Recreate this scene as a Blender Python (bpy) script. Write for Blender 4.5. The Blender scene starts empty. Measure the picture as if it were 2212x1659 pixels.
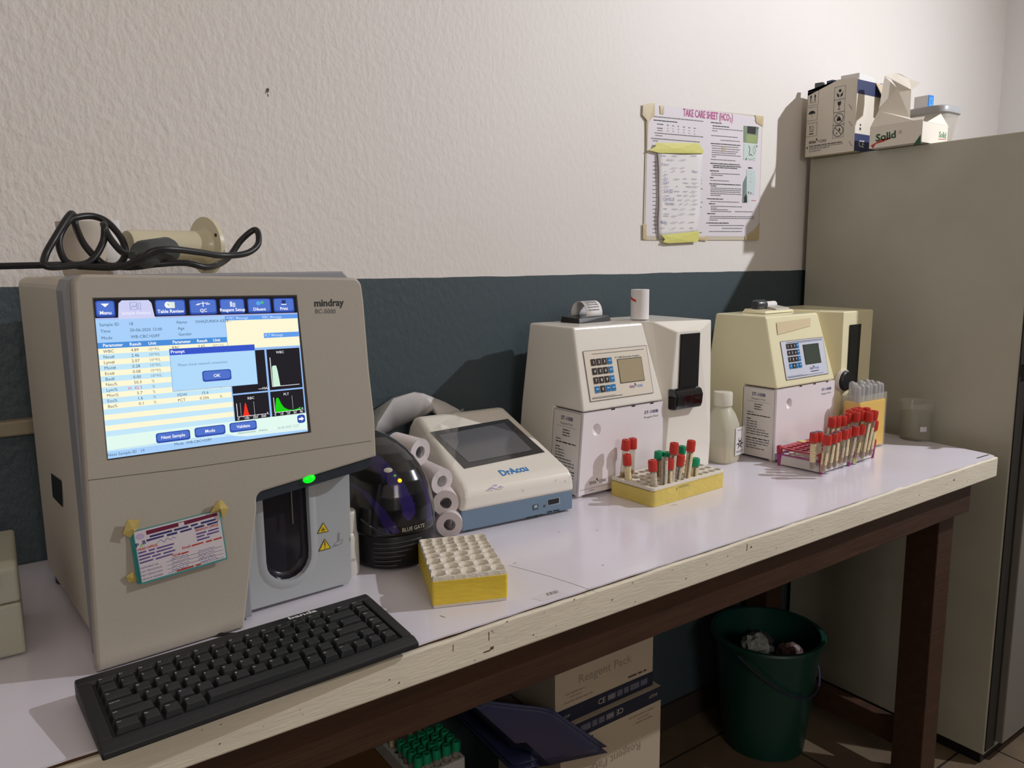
import bpy, bmesh, math, random
from mathutils import Vector, Matrix, Euler
from mathutils.geometry import convex_hull_2d
R_ = random.Random(7)
scene = bpy.context.scene
COL = scene.collection
PI = math.pi

# ------------------------------------------------------------------ camera
T = 0.82            # worktop height
WY = 1.37           # back wall plane (y)
F_PX, CX, CY = 1672.19, 1106.0, 829.5
CAM = Vector((0.0, 0.0, 1.27))
ROT = Matrix(((0.81485934, 0.09655946, -0.57155973),
              (-0.57956904, 0.11837288, -0.80628009),
              (-0.0101968, 0.98826319, 0.15242012)))
cd = bpy.data.cameras.new('camera')
cam = bpy.data.objects.new('camera', cd)
COL.objects.link(cam)
cam.matrix_world = Matrix.Translation(CAM) @ ROT.to_4x4()
cd.sensor_width = 36.0
cd.lens = F_PX / 2212.0 * 36.0
cd.clip_start = 0.02
scene.camera = cam

# ------------------------------------------------------------------ world, lights, exposure
LAMP_POS = (2.74, -0.20, 2.48)
LAMP_W = 152.0
LAMP_AIM = Vector((0.55, 0.95, 0.80))
BACK_FILL_W = 26.0
FILL_W = 5.0
w = bpy.data.worlds.new('world'); scene.world = w; w.use_nodes = True
w.node_tree.nodes['Background'].inputs[0].default_value = (1.0, 0.8, 0.62, 1)
w.node_tree.nodes['Background'].inputs[1].default_value = 0.25
scene.view_settings.view_transform = 'Standard'
scene.view_settings.look = 'None'
scene.view_settings.exposure = 0.0
scene.view_settings.gamma = 1.0
scene.view_settings.use_curve_mapping = False
def area(name, loc, target, sx, sy, power, color):
    l = bpy.data.lights.new(name, 'AREA'); l.shape = 'RECTANGLE'; l.size = sx; l.size_y = sy
    l.energy = power; l.color = color
    o = bpy.data.objects.new(name, l); COL.objects.link(o)
    o.location = loc
    o.rotation_euler = (Vector(target) - Vector(loc)).to_track_quat('-Z', 'Y').to_euler()
    return o
# the lit bulb near the right wall; soft fill through an unseen window added behind the camera
LAMP_R = 0.020
sp = bpy.data.lights.new('lamp_beam', 'SPOT'); sp.energy = LAMP_W; sp.color = (0.93, 0.95, 1.0); sp.shadow_soft_size = LAMP_R; sp.spot_size = math.radians(172); sp.spot_blend = 1.0
spo = bpy.data.objects.new('lamp_beam', sp); COL.objects.link(spo); spo.location = LAMP_POS
spo.rotation_euler = (LAMP_AIM - Vector(LAMP_POS)).to_track_quat('-Z', 'Y').to_euler()
area('added_back_fill', (0.0, -2.62, 1.95), (0.8, 1.3, 1.2), 1.0, 1.0, BACK_FILL_W, (1.0, 0.92, 0.84))  # warm fill light added outside the made-up window

# ------------------------------------------------------------------ helpers
def S(r, g, b):
    def c(x):
        x /= 255.0
        return x / 12.92 if x <= 0.04045 else ((x + 0.055) / 1.055) ** 2.4
    return (c(r), c(g), c(b))
_m = {}
def mat(name, rgb, rough=0.5, metal=0.0, bump=0.0, bscale=80.0, var=0.0, vscale=12.0, spec=0.5,
        trans=0.0, ior=1.45, alpha=1.0, emit=None, estr=1.0, coat=0.0, sub=0.0, vcol=None, stretch=None):
    if name in _m: return _m[name]
    m = bpy.data.materials.new(name); m.use_nodes = True
    nt = m.node_tree; b = nt.nodes['Principled BSDF']
    c = S(*rgb) + (1,)
    b.inputs['Base Color'].default_value = c
    b.inputs['Roughness'].default_value = rough
    b.inputs['Metallic'].default_value = metal
    b.inputs['Specular IOR Level'].default_value = spec
    b.inputs['IOR'].default_value = ior
    b.inputs['Transmission Weight'].default_value = trans
    b.inputs['Alpha'].default_value = alpha
    b.inputs['Coat Weight'].default_value = coat
    b.inputs['Coat Roughness'].default_value = 0.08
    if sub:
        b.inputs['Subsurface Weight'].default_value = sub
        b.inputs['Subsurface Radius'].default_value = (0.01, 0.008, 0.006)
    if emit is not None:
        b.inputs['Emission Color'].default_value = S(*emit) + (1,)
        b.inputs['Emission Strength'].default_value = estr
    tc = None
    def coords(scale, st=None):
        nonlocal tc
        if tc is None: tc = nt.nodes.new('ShaderNodeTexCoord')
        mp = nt.nodes.new('ShaderNodeMapping')
        s = st or (1, 1, 1)
        mp.inputs['Scale'].default_value = (scale * s[0], scale * s[1], scale * s[2])
        nt.links.new(tc.outputs['Object'], mp.inputs['Vector'])
        return mp.outputs['Vector']
    if bump:
        n = nt.nodes.new('ShaderNodeTexNoise'); n.inputs['Scale'].default_value = 1.0; n.inputs['Detail'].default_value = 4
        nt.links.new(coords(bscale, stretch), n.inputs['Vector'])
        bp = nt.nodes.new('ShaderNodeBump'); bp.inputs['Strength'].default_value = bump; bp.inputs['Distance'].default_value = 0.004
        nt.links.new(n.outputs['Fac'], bp.inputs['Height']); nt.links.new(bp.outputs['Normal'], b.inputs['Normal'])
    if var:
        n = nt.nodes.new('ShaderNodeTexNoise'); n.inputs['Scale'].default_value = 1.0; n.inputs['Detail'].default_value = 5
        nt.links.new(coords(vscale, stretch), n.inputs['Vector'])
        r = nt.nodes.new('ShaderNodeValToRGB')
        r.color_ramp.elements[0].position = 0.3; r.color_ramp.elements[1].position = 0.72
        d = S(*vcol) if vcol else tuple(x * (1 - var) for x in c[:3])
        r.color_ramp.elements[0].color = d + (1,); r.color_ramp.elements[1].color = c
        nt.links.new(n.outputs['Fac'], r.inputs['Fac']); nt.links.new(r.outputs['Color'], b.inputs['Base Color'])
    _m[name] = m
    return m
def EM(rgb, s=1.0):
    """a lit pixel colour of a screen"""
    return mat('lit_%d_%d_%d' % rgb, (8, 8, 8), rough=0.35, emit=rgb, estr=s, spec=0.15)

def thing(name, loc, yaw=0.0, label=None, cat=None, group=None, kind=None):
    o = bpy.data.objects.new(name, None); COL.objects.link(o)
    o.empty_display_size = 0.02
    o.location = loc; o.rotation_euler = (0, 0, math.radians(yaw))
    return tag(o, label, cat, group, kind)
def tag(o, label=None, cat=None, group=None, kind=None):
    if label: o['label'] = label
    if cat: o['category'] = cat
    if group: o['group'] = group
    if kind: o['kind'] = kind
    return o
def mloc(loc, yaw=0.0):
    return Matrix.Translation(loc) @ Matrix.Rotation(math.radians(yaw), 4, 'Z')

class MB:
    """collects shapes (world coordinates through the current matrix M) and links them as one mesh object"""
    def __init__(s, M=None):
        s.v = []; s.f = []; s.mi = []; s.sm = []; s.mats = []; s.M = M or Matrix()
    def slot(s, m):
        if m not in s.mats: s.mats.append(m)
        return s.mats.index(m)
    def add(s, vs, fs, m, smooth=False, M=None):
        MM = s.M @ M if M is not None else s.M
        n = len(s.v); k = s.slot(m)
        s.v += [MM @ Vector(p) for p in vs]
        for f in fs:
            s.f.append([n + i for i in f]); s.mi.append(k); s.sm.append(smooth)
        return s
    def box(s, x0, x1, y0, y1, z0, z1, m, M=None):
        v = [(x, y, z) for x in (x0, x1) for y in (y0, y1) for z in (z0, z1)]
        return s.add(v, [(0, 1, 3, 2), (4, 6, 7, 5), (0, 4, 5, 1), (2, 3, 7, 6), (0, 2, 6, 4), (1, 5, 7, 3)], m, M=M)
    def prism(s, pts, a, b, m, axis='x', M=None, smooth=False):
        """polygon extruded along axis from a to b; pts are the two other coordinates"""
        n = len(pts)
        def q(p, t):
            return (t, p[0], p[1]) if axis == 'x' else ((p[0], t, p[1]) if axis == 'y' else (p[0], p[1], t))
        v = [q(p, a) for p in pts] + [q(p, b) for p in pts]
        f = [tuple(range(n))[::-1], tuple(range(n, 2 * n))]
        s.add(v, f, m, M=M)
        k0 = len(s.v) - 2 * n; k = s.slot(m)
        for i in range(n):
            j = (i + 1) % n
            s.f.append([k0 + i, k0 + j, k0 + n + j, k0 + n + i]); s.mi.append(k); s.sm.append(smooth)
        return s
    def hull(s, pts, m, M=None, smooth=False):
        bm = bmesh.new()
        for p in pts: bm.verts.new(p)
        r = bmesh.ops.convex_hull(bm, input=bm.verts)
        bmesh.ops.dissolve_limit(bm, angle_limit=0.02, verts=bm.verts, edges=bm.edges)
        bm.verts.index_update()
        vs = [v.co.copy() for v in bm.verts]; fs = [[v.index for v in f.verts] for f in bm.faces]
        bm.free()
        return s.add(vs, fs, m, smooth, M)
    def lathe(s, prof, m, n=24, M=None, smooth=True, squash=None):
        """prof: list of (r, z)"""
        v = []; f = []
        for r, z in prof:
            for i in range(n):
                a = 2 * PI * i / n
                v.append((r * math.cos(a), r * math.sin(a), z))
        for k in range(len(prof) - 1):
            for i in range(n):
                j = (i + 1) % n
                f.append((k * n + i, k * n + j, (k + 1) * n + j, (k + 1) * n + i))
        if prof[0][0] > 1e-6: f.append(tuple(range(n))[::-1])
        if prof[-1][0] > 1e-6: f.append(tuple((len(prof) - 1) * n + i for i in range(n)))
        return s.add(v, f, m, smooth, M)
    def loft(s, secs, m, smooth=True, caps=True, M=None, closed=True):
        """secs: list of rings (same count) of points"""
        n = len(secs[0]); v = [p for r in secs for p in r]; f = []
        for k in range(len(secs) - 1):
            for i in range(n if closed else n - 1):
                j = (i + 1) % n
                f.append((k * n + i, k * n + j, (k + 1) * n + j, (k + 1) * n + i))
        if caps:
            f.append(tuple(range(n))[::-1]); f.append(tuple((len(secs) - 1) * n + i for i in range(n)))
        return s.add(v, f, m, smooth, M)
    def tube(s, pts, r, m, n=10, M=None, closed=False, sub=6):
        P = [Vector(p) for p in pts]
        # catmull-rom smoothing
        Q = []
        L = len(P)
        if sub > 1 and L > 2:
            rng = range(L) if closed else range(L - 1)
            for i in rng:
                p0 = P[(i - 1) % L] if (closed or i > 0) else P[0]
                p1 = P[i]; p2 = P[(i + 1) % L]
                p3 = P[(i + 2) % L] if (closed or i + 2 < L) else P[-1]
                for k in range(sub):
                    t = k / sub
                    Q.append(0.5 * ((2 * p1) + (p2 - p0) * t + (2 * p0 - 5 * p1 + 4 * p2 - p3) * t * t + (3 * p1 - p0 - 3 * p2 + p3) * t ** 3))
            if not closed: Q.append(P[-1])
        else: Q = P
        up = Vector((0, 0, 1)); secs = []
        prev = None
        for i, p in enumerate(Q):
            a = Q[(i - 1) % len(Q)] if (closed or i > 0) else p
            b = Q[(i + 1) % len(Q)] if (closed or i < len(Q) - 1) else p
            d = (b - a)
            if d.length < 1e-9: d = Vector((1, 0, 0))
            d.normalize()
            if prev is None:
                u = d.cross(up)
                if u.length < 0.1: u = d.cross(Vector((1, 0, 0)))
            else:
                u = prev - d * prev.dot(d)
            u.normalize(); prev = u; w_ = d.cross(u)
            rr = r[i * len(r) // len(Q)] if isinstance(r, list) else r
            secs.append([p + (u * math.cos(2 * PI * k / n) + w_ * math.sin(2 * PI * k / n)) * rr for k in range(n)])
        if closed: secs.append(secs[0])
        return s.loft(secs, m, True, not closed, M)
    def mesh(s, vsfs, m, M=None, smooth=False):
        return s.add(vsfs[0], vsfs[1], m, smooth, M)
    def addw(s, vs, fs, m):
        k = s.M; s.M = Matrix(); s.add(vs, fs, m); s.M = k
    def build(s, name, parent=None, bevel=0.0, seg=2, angle=35, solid=0.0, subsurf=0, label=None, cat=None, group=None, kind=None, loc=None):
        me = bpy.data.meshes.new(name)
        root = parent
        while root is not None and root.parent is not None: root = root.parent
        if root is not None:
            inv = (Matrix.Translation(root.location) @ root.rotation_euler.to_matrix().to_4x4()).inverted()
            vs = [inv @ p for p in s.v]
        elif loc is not None:
            vs = [p - Vector(loc) for p in s.v]
        else: vs = s.v
        me.from_pydata([tuple(p) for p in vs], [], s.f)
        for m in s.mats: me.materials.append(m)
        me.polygons.foreach_set('material_index', s.mi)
        me.polygons.foreach_set('use_smooth', s.sm)
        me.update()
        bm = bmesh.new(); bm.from_mesh(me)
        closed = all(e.is_manifold for e in bm.edges)
        if closed: bmesh.ops.recalc_face_normals(bm, faces=bm.faces)
        for e in bm.edges:
            if len(e.link_faces) == 2 and e.calc_face_angle(0) > 0.75: e.smooth = False
        bm.to_mesh(me); bm.free()
        o = bpy.data.objects.new(name, me); COL.objects.link(o)
        if parent is not None: o.parent = parent
        elif loc is not None: o.location = loc
        if bevel:
            b = o.modifiers.new('bevel', 'BEVEL'); b.width = bevel; b.segments = seg; b.limit_method = 'ANGLE'
            b.angle_limit = math.radians(angle); b.harden_normals = False
        if solid:
            b = o.modifiers.new('solid', 'SOLIDIFY'); b.thickness = solid; b.offset = 0
        if subsurf:
            b = o.modifiers.new('sub', 'SUBSURF'); b.levels = subsurf; b.render_levels = subsurf
        return tag(o, label, cat, group, kind)

# ---- shapes from 2D curves (outlines with holes, lettering)
def _curve_mesh(cu):
    ob = bpy.data.objects.new('tmp', cu); COL.objects.link(ob)
    dg = bpy.context.evaluated_depsgraph_get(); dg.update()
    me = bpy.data.meshes.new_from_object(ob.evaluated_get(dg))
    r = ([v.co.copy() for v in me.vertices], [list(p.vertices) for p in me.polygons])
    bpy.data.objects.remove(ob); bpy.data.meshes.remove(me); bpy.data.curves.remove(cu)
    return r
def plate(outer, holes, t, bevel=0.0):
    """flat plate in xy with holes, thickness t centred on z=0"""
    cu = bpy.data.curves.new('c', 'CURVE'); cu.dimensions = '2D'; cu.fill_mode = 'BOTH' if t else 'FRONT'; cu.extrude = max(t / 2 - bevel, 0); cu.bevel_depth = bevel; cu.bevel_resolution = 1; cu.offset = -bevel
    for pts in [outer] + holes:
        sp = cu.splines.new('POLY'); sp.points.add(len(pts) - 1)
        for i, p in enumerate(pts): sp.points[i].co = (p[0], p[1], 0, 1)
        sp.use_cyclic_u = True
    return _curve_mesh(cu)
_tx = {}
def text_mesh(s, bold=0.0):
    """lettering of cap-height about 0.7 in xy; returns verts, faces, width"""
    k = (s, bold)
    if k not in _tx:
        cu = bpy.data.curves.new('t', 'FONT'); cu.body = s; cu.size = 1.0; cu.resolution_u = 2; cu.offset = bold; cu.fill_mode = 'FRONT'
        v, f = _curve_mesh(cu)
        if not v: v = [Vector((0, 0, 0))]
        x0 = min(p.x for p in v); x1 = max(p.x for p in v)
        _tx[k] = ([Vector((p.x - x0, p.y, 0)) for p in v], f, max(x1 - x0, 1e-3))
    return _tx[k]
def circ(cx, cy, r, n=20, ry=None, a0=0.0, a1=2 * PI):
    ry = r if ry is None else ry
    full = abs(a1 - a0 - 2 * PI) < 1e-6
    return [(cx + r * math.cos(a0 + (a1 - a0) * i / (n if full else n - 1)), cy + ry * math.sin(a0 + (a1 - a0) * i / (n if full else n - 1))) for i in range(n)]
def rrect(x0, y0, x1, y1, r, n=5):
    P = []
    for cx, cy, a in ((x1 - r, y1 - r, 0), (x0 + r, y1 - r, PI / 2), (x0 + r, y0 + r, PI), (x1 - r, y0 + r, 1.5 * PI)):
        P += [(cx + r * math.cos(a + PI / 2 * i / n), cy + r * math.sin(a + PI / 2 * i / n)) for i in range(n + 1)]
    return P

def px_ray(u, v):
    return (ROT @ Vector((u - CX, -(v - CY), -F_PX))).normalized()
class Face:
    """a flat surface in the place: origin, right direction, up direction; b(x, y, lift) -> world"""
    def __init__(s, o, u, v):
        s.o = Vector(o); s.u = Vector(u).normalized(); s.n = s.u.cross(Vector(v)).normalized(); s.v = s.n.cross(s.u)
        # normal n = u x v points out of the surface towards the reader
    def at(s, x, y, lift=0.0): return s.o + s.u * x + s.v * y + s.n * lift
    def px(s, a, b):
        """where the sight line through photo position (a, b) meets this surface"""
        d = px_ray(a, b); t = (s.o - CAM).dot(s.n) / d.dot(s.n); q = CAM + d * t - s.o
        return (q.dot(s.u), q.dot(s.v))
    def M(s, lift=0.0):
        m = Matrix.Identity(4)
        for i in range(3):
            m[i][0] = s.u[i]; m[i][1] = s.v[i]; m[i][2] = s.n[i]; m[i][3] = s.o[i] + s.n[i] * lift
        return m
class Ink:
    """draws flat marks on a Face into an MB"""
    def __init__(s, mb, face, lift=0.0003):
        s.mb = mb; s.f = face; s.l = lift; s.k = 0
    def up(s, d=0.00006): s.l += d; return s
    def poly(s, pts, m):
        s.mb.addw([s.f.at(x, y, s.l) for x, y in pts], [tuple(range(len(pts)))], m)
    def fill(s, outer, holes, m):
        v, f = plate(outer, holes, 0)
        s.mb.addw([s.f.at(p.x, p.y, s.l) for p in v], f, m)
    def rect(s, x0, y0, x1, y1, m): s.poly([(x0, y0), (x1, y0), (x1, y1), (x0, y1)], m)
    def rr(s, x0, y0, x1, y1, r, m): s.poly(rrect(x0, y0, x1, y1, r), m)
    def line(s, a, b, w, m):
        a = Vector(a); b = Vector(b); d = (b - a)
        if d.length < 1e-9: return
        d.normalize(); n = Vector((-d.y, d.x)) * w / 2
        s.poly([tuple(a - n), tuple(b - n), tuple(b + n), tuple(a + n)], m)
    def path(s, pts, w, m):
        for a, b in zip(pts, pts[1:]): s.line(a, b, w, m)
    def frame(s, x0, y0, x1, y1, w, m):
        s.path([(x0, y0), (x1, y0), (x1, y1), (x0, y1), (x0, y0)], w, m)
    def text(s, t, x, y, h, m, width=None, ang=0.0, align='l', bold=0.0, slant=0.0, flip=False):
        """h = capital height"""
        v, f, wd = text_mesh(t, bold)
        sy = h / 0.70; sx = sy if width is None else width / wd
        ww = wd * sx; x0 = {'l': 0, 'c': -ww / 2, 'r': -ww}[align]
        ca, sa = math.cos(ang), math.sin(ang); P = []
        for p in v:
            X = p.x * sx + x0 + slant * p.y * sy; Y = p.y * sy
            if flip: X, Y = -X, -Y
            P.append(s.f.at(x + X * ca - Y * sa, y + X * sa + Y * ca, s.l))
        s.mb.addw(P, f, m)
    def text_px(s, t, A, B, m, hpx=None, bold=0.0, kh=1.0):
        """lettering whose baseline runs between two photo positions"""
        a = Vector(s.f.px(*A)); b = Vector(s.f.px(*B)); d = b - a
        v, f, wd = text_mesh(t, bold)
        sx = d.length / wd; sy = sx * kh
        if hpx: # height of capitals from a photo position above A
            c = Vector(s.f.px(*hpx)); sy = (c - a).length / 0.70
        ang = math.atan2(d.y, d.x); ca, sa = math.cos(ang), math.sin(ang)
        s.mb.addw([s.f.at(a.x + p.x * sx * ca - p.y * sy * sa, a.y + p.x * sx * sa + p.y * sy * ca, s.l) for p in v], f, m)
    def words(s, x, y, w_, h, m, rnd, ang=0.0, fill=0.8):
        """a line of print too small to read: word-length strokes"""
        ca, sa = math.cos(ang), math.sin(ang); t = 0.0
        while t < w_:
            ln = min(rnd.uniform(2.0, 6.5) * h, w_ - t)
            if ln < h * 0.8: break
            q = [(t, h * rnd.uniform(0, .12)), (t + ln, 0), (t + ln, h * rnd.uniform(.75, 1.0)), (t, h)]
            s.poly([(x + a * ca - b * sa, y + a * sa + b * ca) for a, b in q], m)
            t += ln + h * rnd.uniform(.5, .9)
    def scrawl(s, x, y, w_, h, m, rnd, ang=0.0, pen=0.0007):
        """handwriting"""
        n = max(3, int(w_ / h * 2.6)); P = []
        ca, sa = math.cos(ang), math.sin(ang)
        for i in range(n + 1):
            a = w_ * i / n + rnd.uniform(-.1, .1) * h; b = rnd.uniform(0, .35) * h if i % 2 else rnd.uniform(.55, 1.05) * h
            P.append((x + a * ca - b * sa, y + a * sa + b * ca))
        s.path(P, pen, m)
def sub(face, x, y, ang=0.0):
    """a face moved and turned within its own plane"""
    u = face.u * math.cos(ang) + face.v * math.sin(ang); v = -face.u * math.sin(ang) + face.v * math.cos(ang)
    return Face(face.at(x, y), u, v)
def copy_tree(o, parent=None):
    c = o.copy(); COL.objects.link(c)
    if parent is not None: c.parent = parent
    for ch in [k for k in bpy.data.objects if k.parent == o]: copy_tree(ch, c)
    return c
XAX, YAX, ZAX = Vector((1, 0, 0)), Vector((0, 1, 0)), Vector((0, 0, 1))

# ------------------------------------------------------------------ shared materials
BLACK = mat('black_ink', (28, 28, 32), 0.6)
GREYINK = mat('grey_ink', (110, 108, 112), 0.6)
NAVYINK = mat('navy_ink', (45, 48, 110), 0.6)
REDINK = mat('red_ink', (185, 60, 45), 0.6)
WHITEINK = mat('white_ink', (225, 225, 225), 0.5)
PAPER = mat('white_paper', (226, 222, 222), 0.7)
TAPE = mat('yellow_masking_tape', (212, 202, 120), 0.55, bump=0.15, bscale=120)
WHITEPL = mat('white_plastic', (222, 214, 210), 0.32, coat=0.2)
DARKPL = mat('dark_plastic', (24, 25, 28), 0.4)
BLKGLOSS = mat('black_gloss', (12, 13, 15), 0.08, coat=0.5)

# ================================================================== THE ROOM
def wall_mat():
    m = bpy.data.materials.new('wall_paint'); m.use_nodes = True; nt = m.node_tree; b = nt.nodes['Principled BSDF']; L = nt.links
    b.inputs['Roughness'].default_value = 0.55
    g = nt.nodes.new('ShaderNodeNewGeometry'); sp = nt.nodes.new('ShaderNodeSeparateXYZ'); L.new(g.outputs['Position'], sp.inputs[0])
    n = nt.nodes.new('ShaderNodeTexNoise'); n.inputs['Scale'].default_value = 9; n.inputs['Detail'].default_value = 6; L.new(g.outputs['Position'], n.inputs['Vector'])
    a = nt.nodes.new('ShaderNodeMath'); a.operation = 'MULTIPLY_ADD'; L.new(n.outputs['Fac'], a.inputs[0]); a.inputs[1].default_value = 0.006; L.new(sp.outputs['Z'], a.inputs[2])
    c = nt.nodes.new('ShaderNodeMath'); c.operation = 'GREATER_THAN'; L.new(a.outputs[0], c.inputs[0]); c.inputs[1].default_value = 1.2485
    # faint patches in the cream paint
    n2 = nt.nodes.new('ShaderNodeTexNoise'); n2.inputs['Scale'].default_value = 2.2; n2.inputs['Detail'].default_value = 3; L.new(g.outputs['Position'], n2.inputs['Vector'])
    mx0 = nt.nodes.new('ShaderNodeMix'); mx0.data_type = 'RGBA'; L.new(n2.outputs['Fac'], mx0.inputs[0])
    mx0.inputs[6].default_value = S(222, 215, 208) + (1,); mx0.inputs[7].default_value = S(230, 225, 223) + (1,)
    mx = nt.nodes.new('ShaderNodeMix'); mx.data_type = 'RGBA'; L.new(c.outputs[0], mx.inputs[0])
    mx.inputs[6].default_value = S(63, 76, 82) + (1,); L.new(mx0.outputs[2], mx.inputs[7])
    L.new(mx.outputs[2], b.inputs['Base Color'])
    # roller texture: stippled blobs, a little stretched downwards, coarser towards the left end
    mp = nt.nodes.new('ShaderNodeMapping'); mp.inputs['Scale'].default_value = (1, 1, 0.62); L.new(g.outputs['Position'], mp.inputs[0])
    b1 = nt.nodes.new('ShaderNodeTexNoise'); b1.inputs['Scale'].default_value = 95; b1.inputs['Detail'].default_value = 4; b1.inputs['Roughness'].default_value = 0.55; L.new(mp.outputs[0], b1.inputs['Vector'])
    rp = nt.nodes.new('ShaderNodeMapRange'); rp.inputs['From Min'].default_value = 0.0; rp.inputs['From Max'].default_value = 1.0
    rp.inputs['To Min'].default_value = 0.60; rp.inputs['To Max'].default_value = 0.14; L.new(sp.outputs['X'], rp.inputs['Value'])
    bp = nt.nodes.new('ShaderNodeBump'); bp.inputs['Distance'].default_value = 0.006; L.new(rp.outputs[0], bp.inputs['Strength']); L.new(b1.outputs['Fac'], bp.inputs['Height'])
    L.new(bp.outputs['Normal'], b.inputs['Normal'])
    return m
WALLM = wall_mat()
X0, X1, Y0, CEIL = -1.00, 3.17, -2.4, 2.9
def struct(name, mb, **k): return mb.build(name, kind='structure', **k)
struct('wall_back', MB().box(X0 - .1, X1 + .1, WY, WY + .1, -.1, CEIL + .1, WALLM))
struct('wall_right', MB().box(X1, X1 + .1, Y0, WY, -.1, CEIL + .1, mat('right_wall_paint', (240, 238, 240), 0.6, bump=0.2, bscale=60)))
struct('wall_left', MB().box(X0 - .1, X0, Y0, WY, -.1, CEIL + .1, WALLM))
wf = MB(); fm = WALLM
wx0, wx1, wz0, wz1 = -0.50, 0.50, 1.45, 2.45
wf.box(X0 - .1, wx0, Y0 - .1, Y0, -.1, CEIL + .1, fm); wf.box(wx1, X1 + .1, Y0 - .1, Y0, -.1, CEIL + .1, fm)
wf.box(wx0, wx1, Y0 - .1, Y0, -.1, wz0, fm); wf.box(wx0, wx1, Y0 - .1, Y0, wz1, CEIL + .1, fm)
struct('wall_front', wf)
wm = MB(); wfm = mat('added_frame_paint', (190, 180, 165), 0.5)
for a in (wx0, (wx0 + wx1) / 2 - .02, wx1 - .04): wm.box(a, a + .04, Y0 - .07, Y0 - .03, wz0, wz1, wfm)
for a in (wz0, wz1 - .04): wm.box(wx0 + .04, wx1 - .04, Y0 - .069, Y0 - .031, a, a + .04, wfm)
struct('added_window_1', wm)  # unseen window frame, added round the opening for the fill light
struct('ceiling', MB().box(X0 - .1, X1 + .1, Y0 - .1, WY + .1, CEIL, CEIL + .1, mat('ceiling_paint', (230, 220, 202), 0.8)))
def floor_mat():
    m = mat('floor_tiles', (120, 104, 84), 0.45); nt = m.node_tree; b = nt.nodes['Principled BSDF']; L = nt.links
    g = nt.nodes.new('ShaderNodeNewGeometry'); br = nt.nodes.new('ShaderNodeTexBrick'); L.new(g.outputs['Position'], br.inputs['Vector'])
    br.offset = 0.0; br.inputs['Scale'].default_value = 1.0; br.inputs['Brick Width'].default_value = 0.42; br.inputs['Row Height'].default_value = 0.42
    br.inputs['Mortar Size'].default_value = 0.003; br.inputs['Color1'].default_value = S(126, 108, 88) + (1,); br.inputs['Color2'].default_value = S(118, 102, 82) + (1,)
    br.inputs['Mortar'].default_value = S(50, 42, 34) + (1,)
    n = nt.nodes.new('ShaderNodeTexNoise'); n.inputs['Scale'].default_value = 14; n.inputs['Detail'].default_value = 8; L.new(g.outputs['Position'], n.inputs['Vector'])
    mx = nt.nodes.new('ShaderNodeMix'); mx.data_type = 'RGBA'; mx.blend_type = 'MULTIPLY'; mx.inputs[0].default_value = 0.5
    L.new(br.outputs['Color'], mx.inputs[6]); L.new(n.outputs['Fac'], mx.inputs[7]); L.new(mx.outputs[2], b.inputs['Base Color'])
    return m
struct('floor', MB().box(X0 - .1, X1 + .1, Y0 - .1, WY + .1, -.1, 0, floor_mat()))
struct('baseboard_back', MB().box(X0, 1.99, WY - .012, WY, 0, 0.07, mat('skirting_paint', (60, 52, 46), 0.5)), bevel=.002)
# a pale conduit on the wall, seen left of the big analyser
tr = MB().box(X0, .30, WY - .022, WY, T + .205, T + .228, mat('conduit_plastic', (150, 138, 115), 0.5))
struct('trim_1', tr, bevel=.003)
# wall blemishes: one chipped spot
ch = MB(); f_wall = Face((0, WY, 0), (1, 0, 0), (0, 0, 1)); ink = Ink(ch, f_wall, .0006)
cm_ = mat('chipped_plaster', (104, 92, 80), 0.9)
def pxp(face, ox, oy, k, pts): return [face.px(ox + a / k, oy + b / k) for a, b in pts]
K = 27.65
ink.poly(pxp(f_wall, 540, 170, K, [(975, 600), (1040, 560), (1110, 575), (1140, 660), (1110, 780), (1040, 850), (985, 790), (935, 700)]), cm_)
ink.poly(pxp(f_wall, 540, 170, K, [(905, 770), (940, 770), (960, 880), (920, 880)]), cm_)
ink.poly(pxp(f_wall, 540, 170, K, [(1010, 890), (1050, 880), (1120, 1020), (1095, 1100)]), cm_)
struct('trim_2', ch)
# the shaded lamp that lights the bench from the right
LQ = Matrix.Translation(LAMP_POS) @ (LAMP_AIM - Vector(LAMP_POS)).to_track_quat('-Z', 'Y').to_matrix().to_4x4()
lb = thing('wall_lamp', LAMP_POS, 0, 'shaded lamp on an arm from the right wall, above the frame', 'lamp')
MB(LQ).lathe([(.0001, .030)] + [(.024 * math.cos(a), .030 + .024 * math.sin(a)) for a in (0.01, .3, .7, 1.1)] + [(.012, .062)], mat('bulb_glow', (255, 255, 255), 0.4, emit=(240, 245, 255), estr=6.0), 20).build('bulb', lb)
MB(LQ).lathe([(.066, .012), (.050, .050), (.022, .092), (.018, .110), (.0001, .112), (.0001, .108), (.016, .106), (.020, .090), (.048, .049), (.064, .012), (.066, .012)], mat('lamp_shade_white', (220, 220, 220), .5), 36).build('lamp_shade', lb)
lj = LQ @ Vector((0, 0, .112)); MB().tube([tuple(lj), (lj.x + .10, lj.y - .05, lj.z + .10), (X1 - .001, lj.y - .1, lj.z + .12)], .007, WHITEPL, 8).build('arm', lb)

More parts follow.
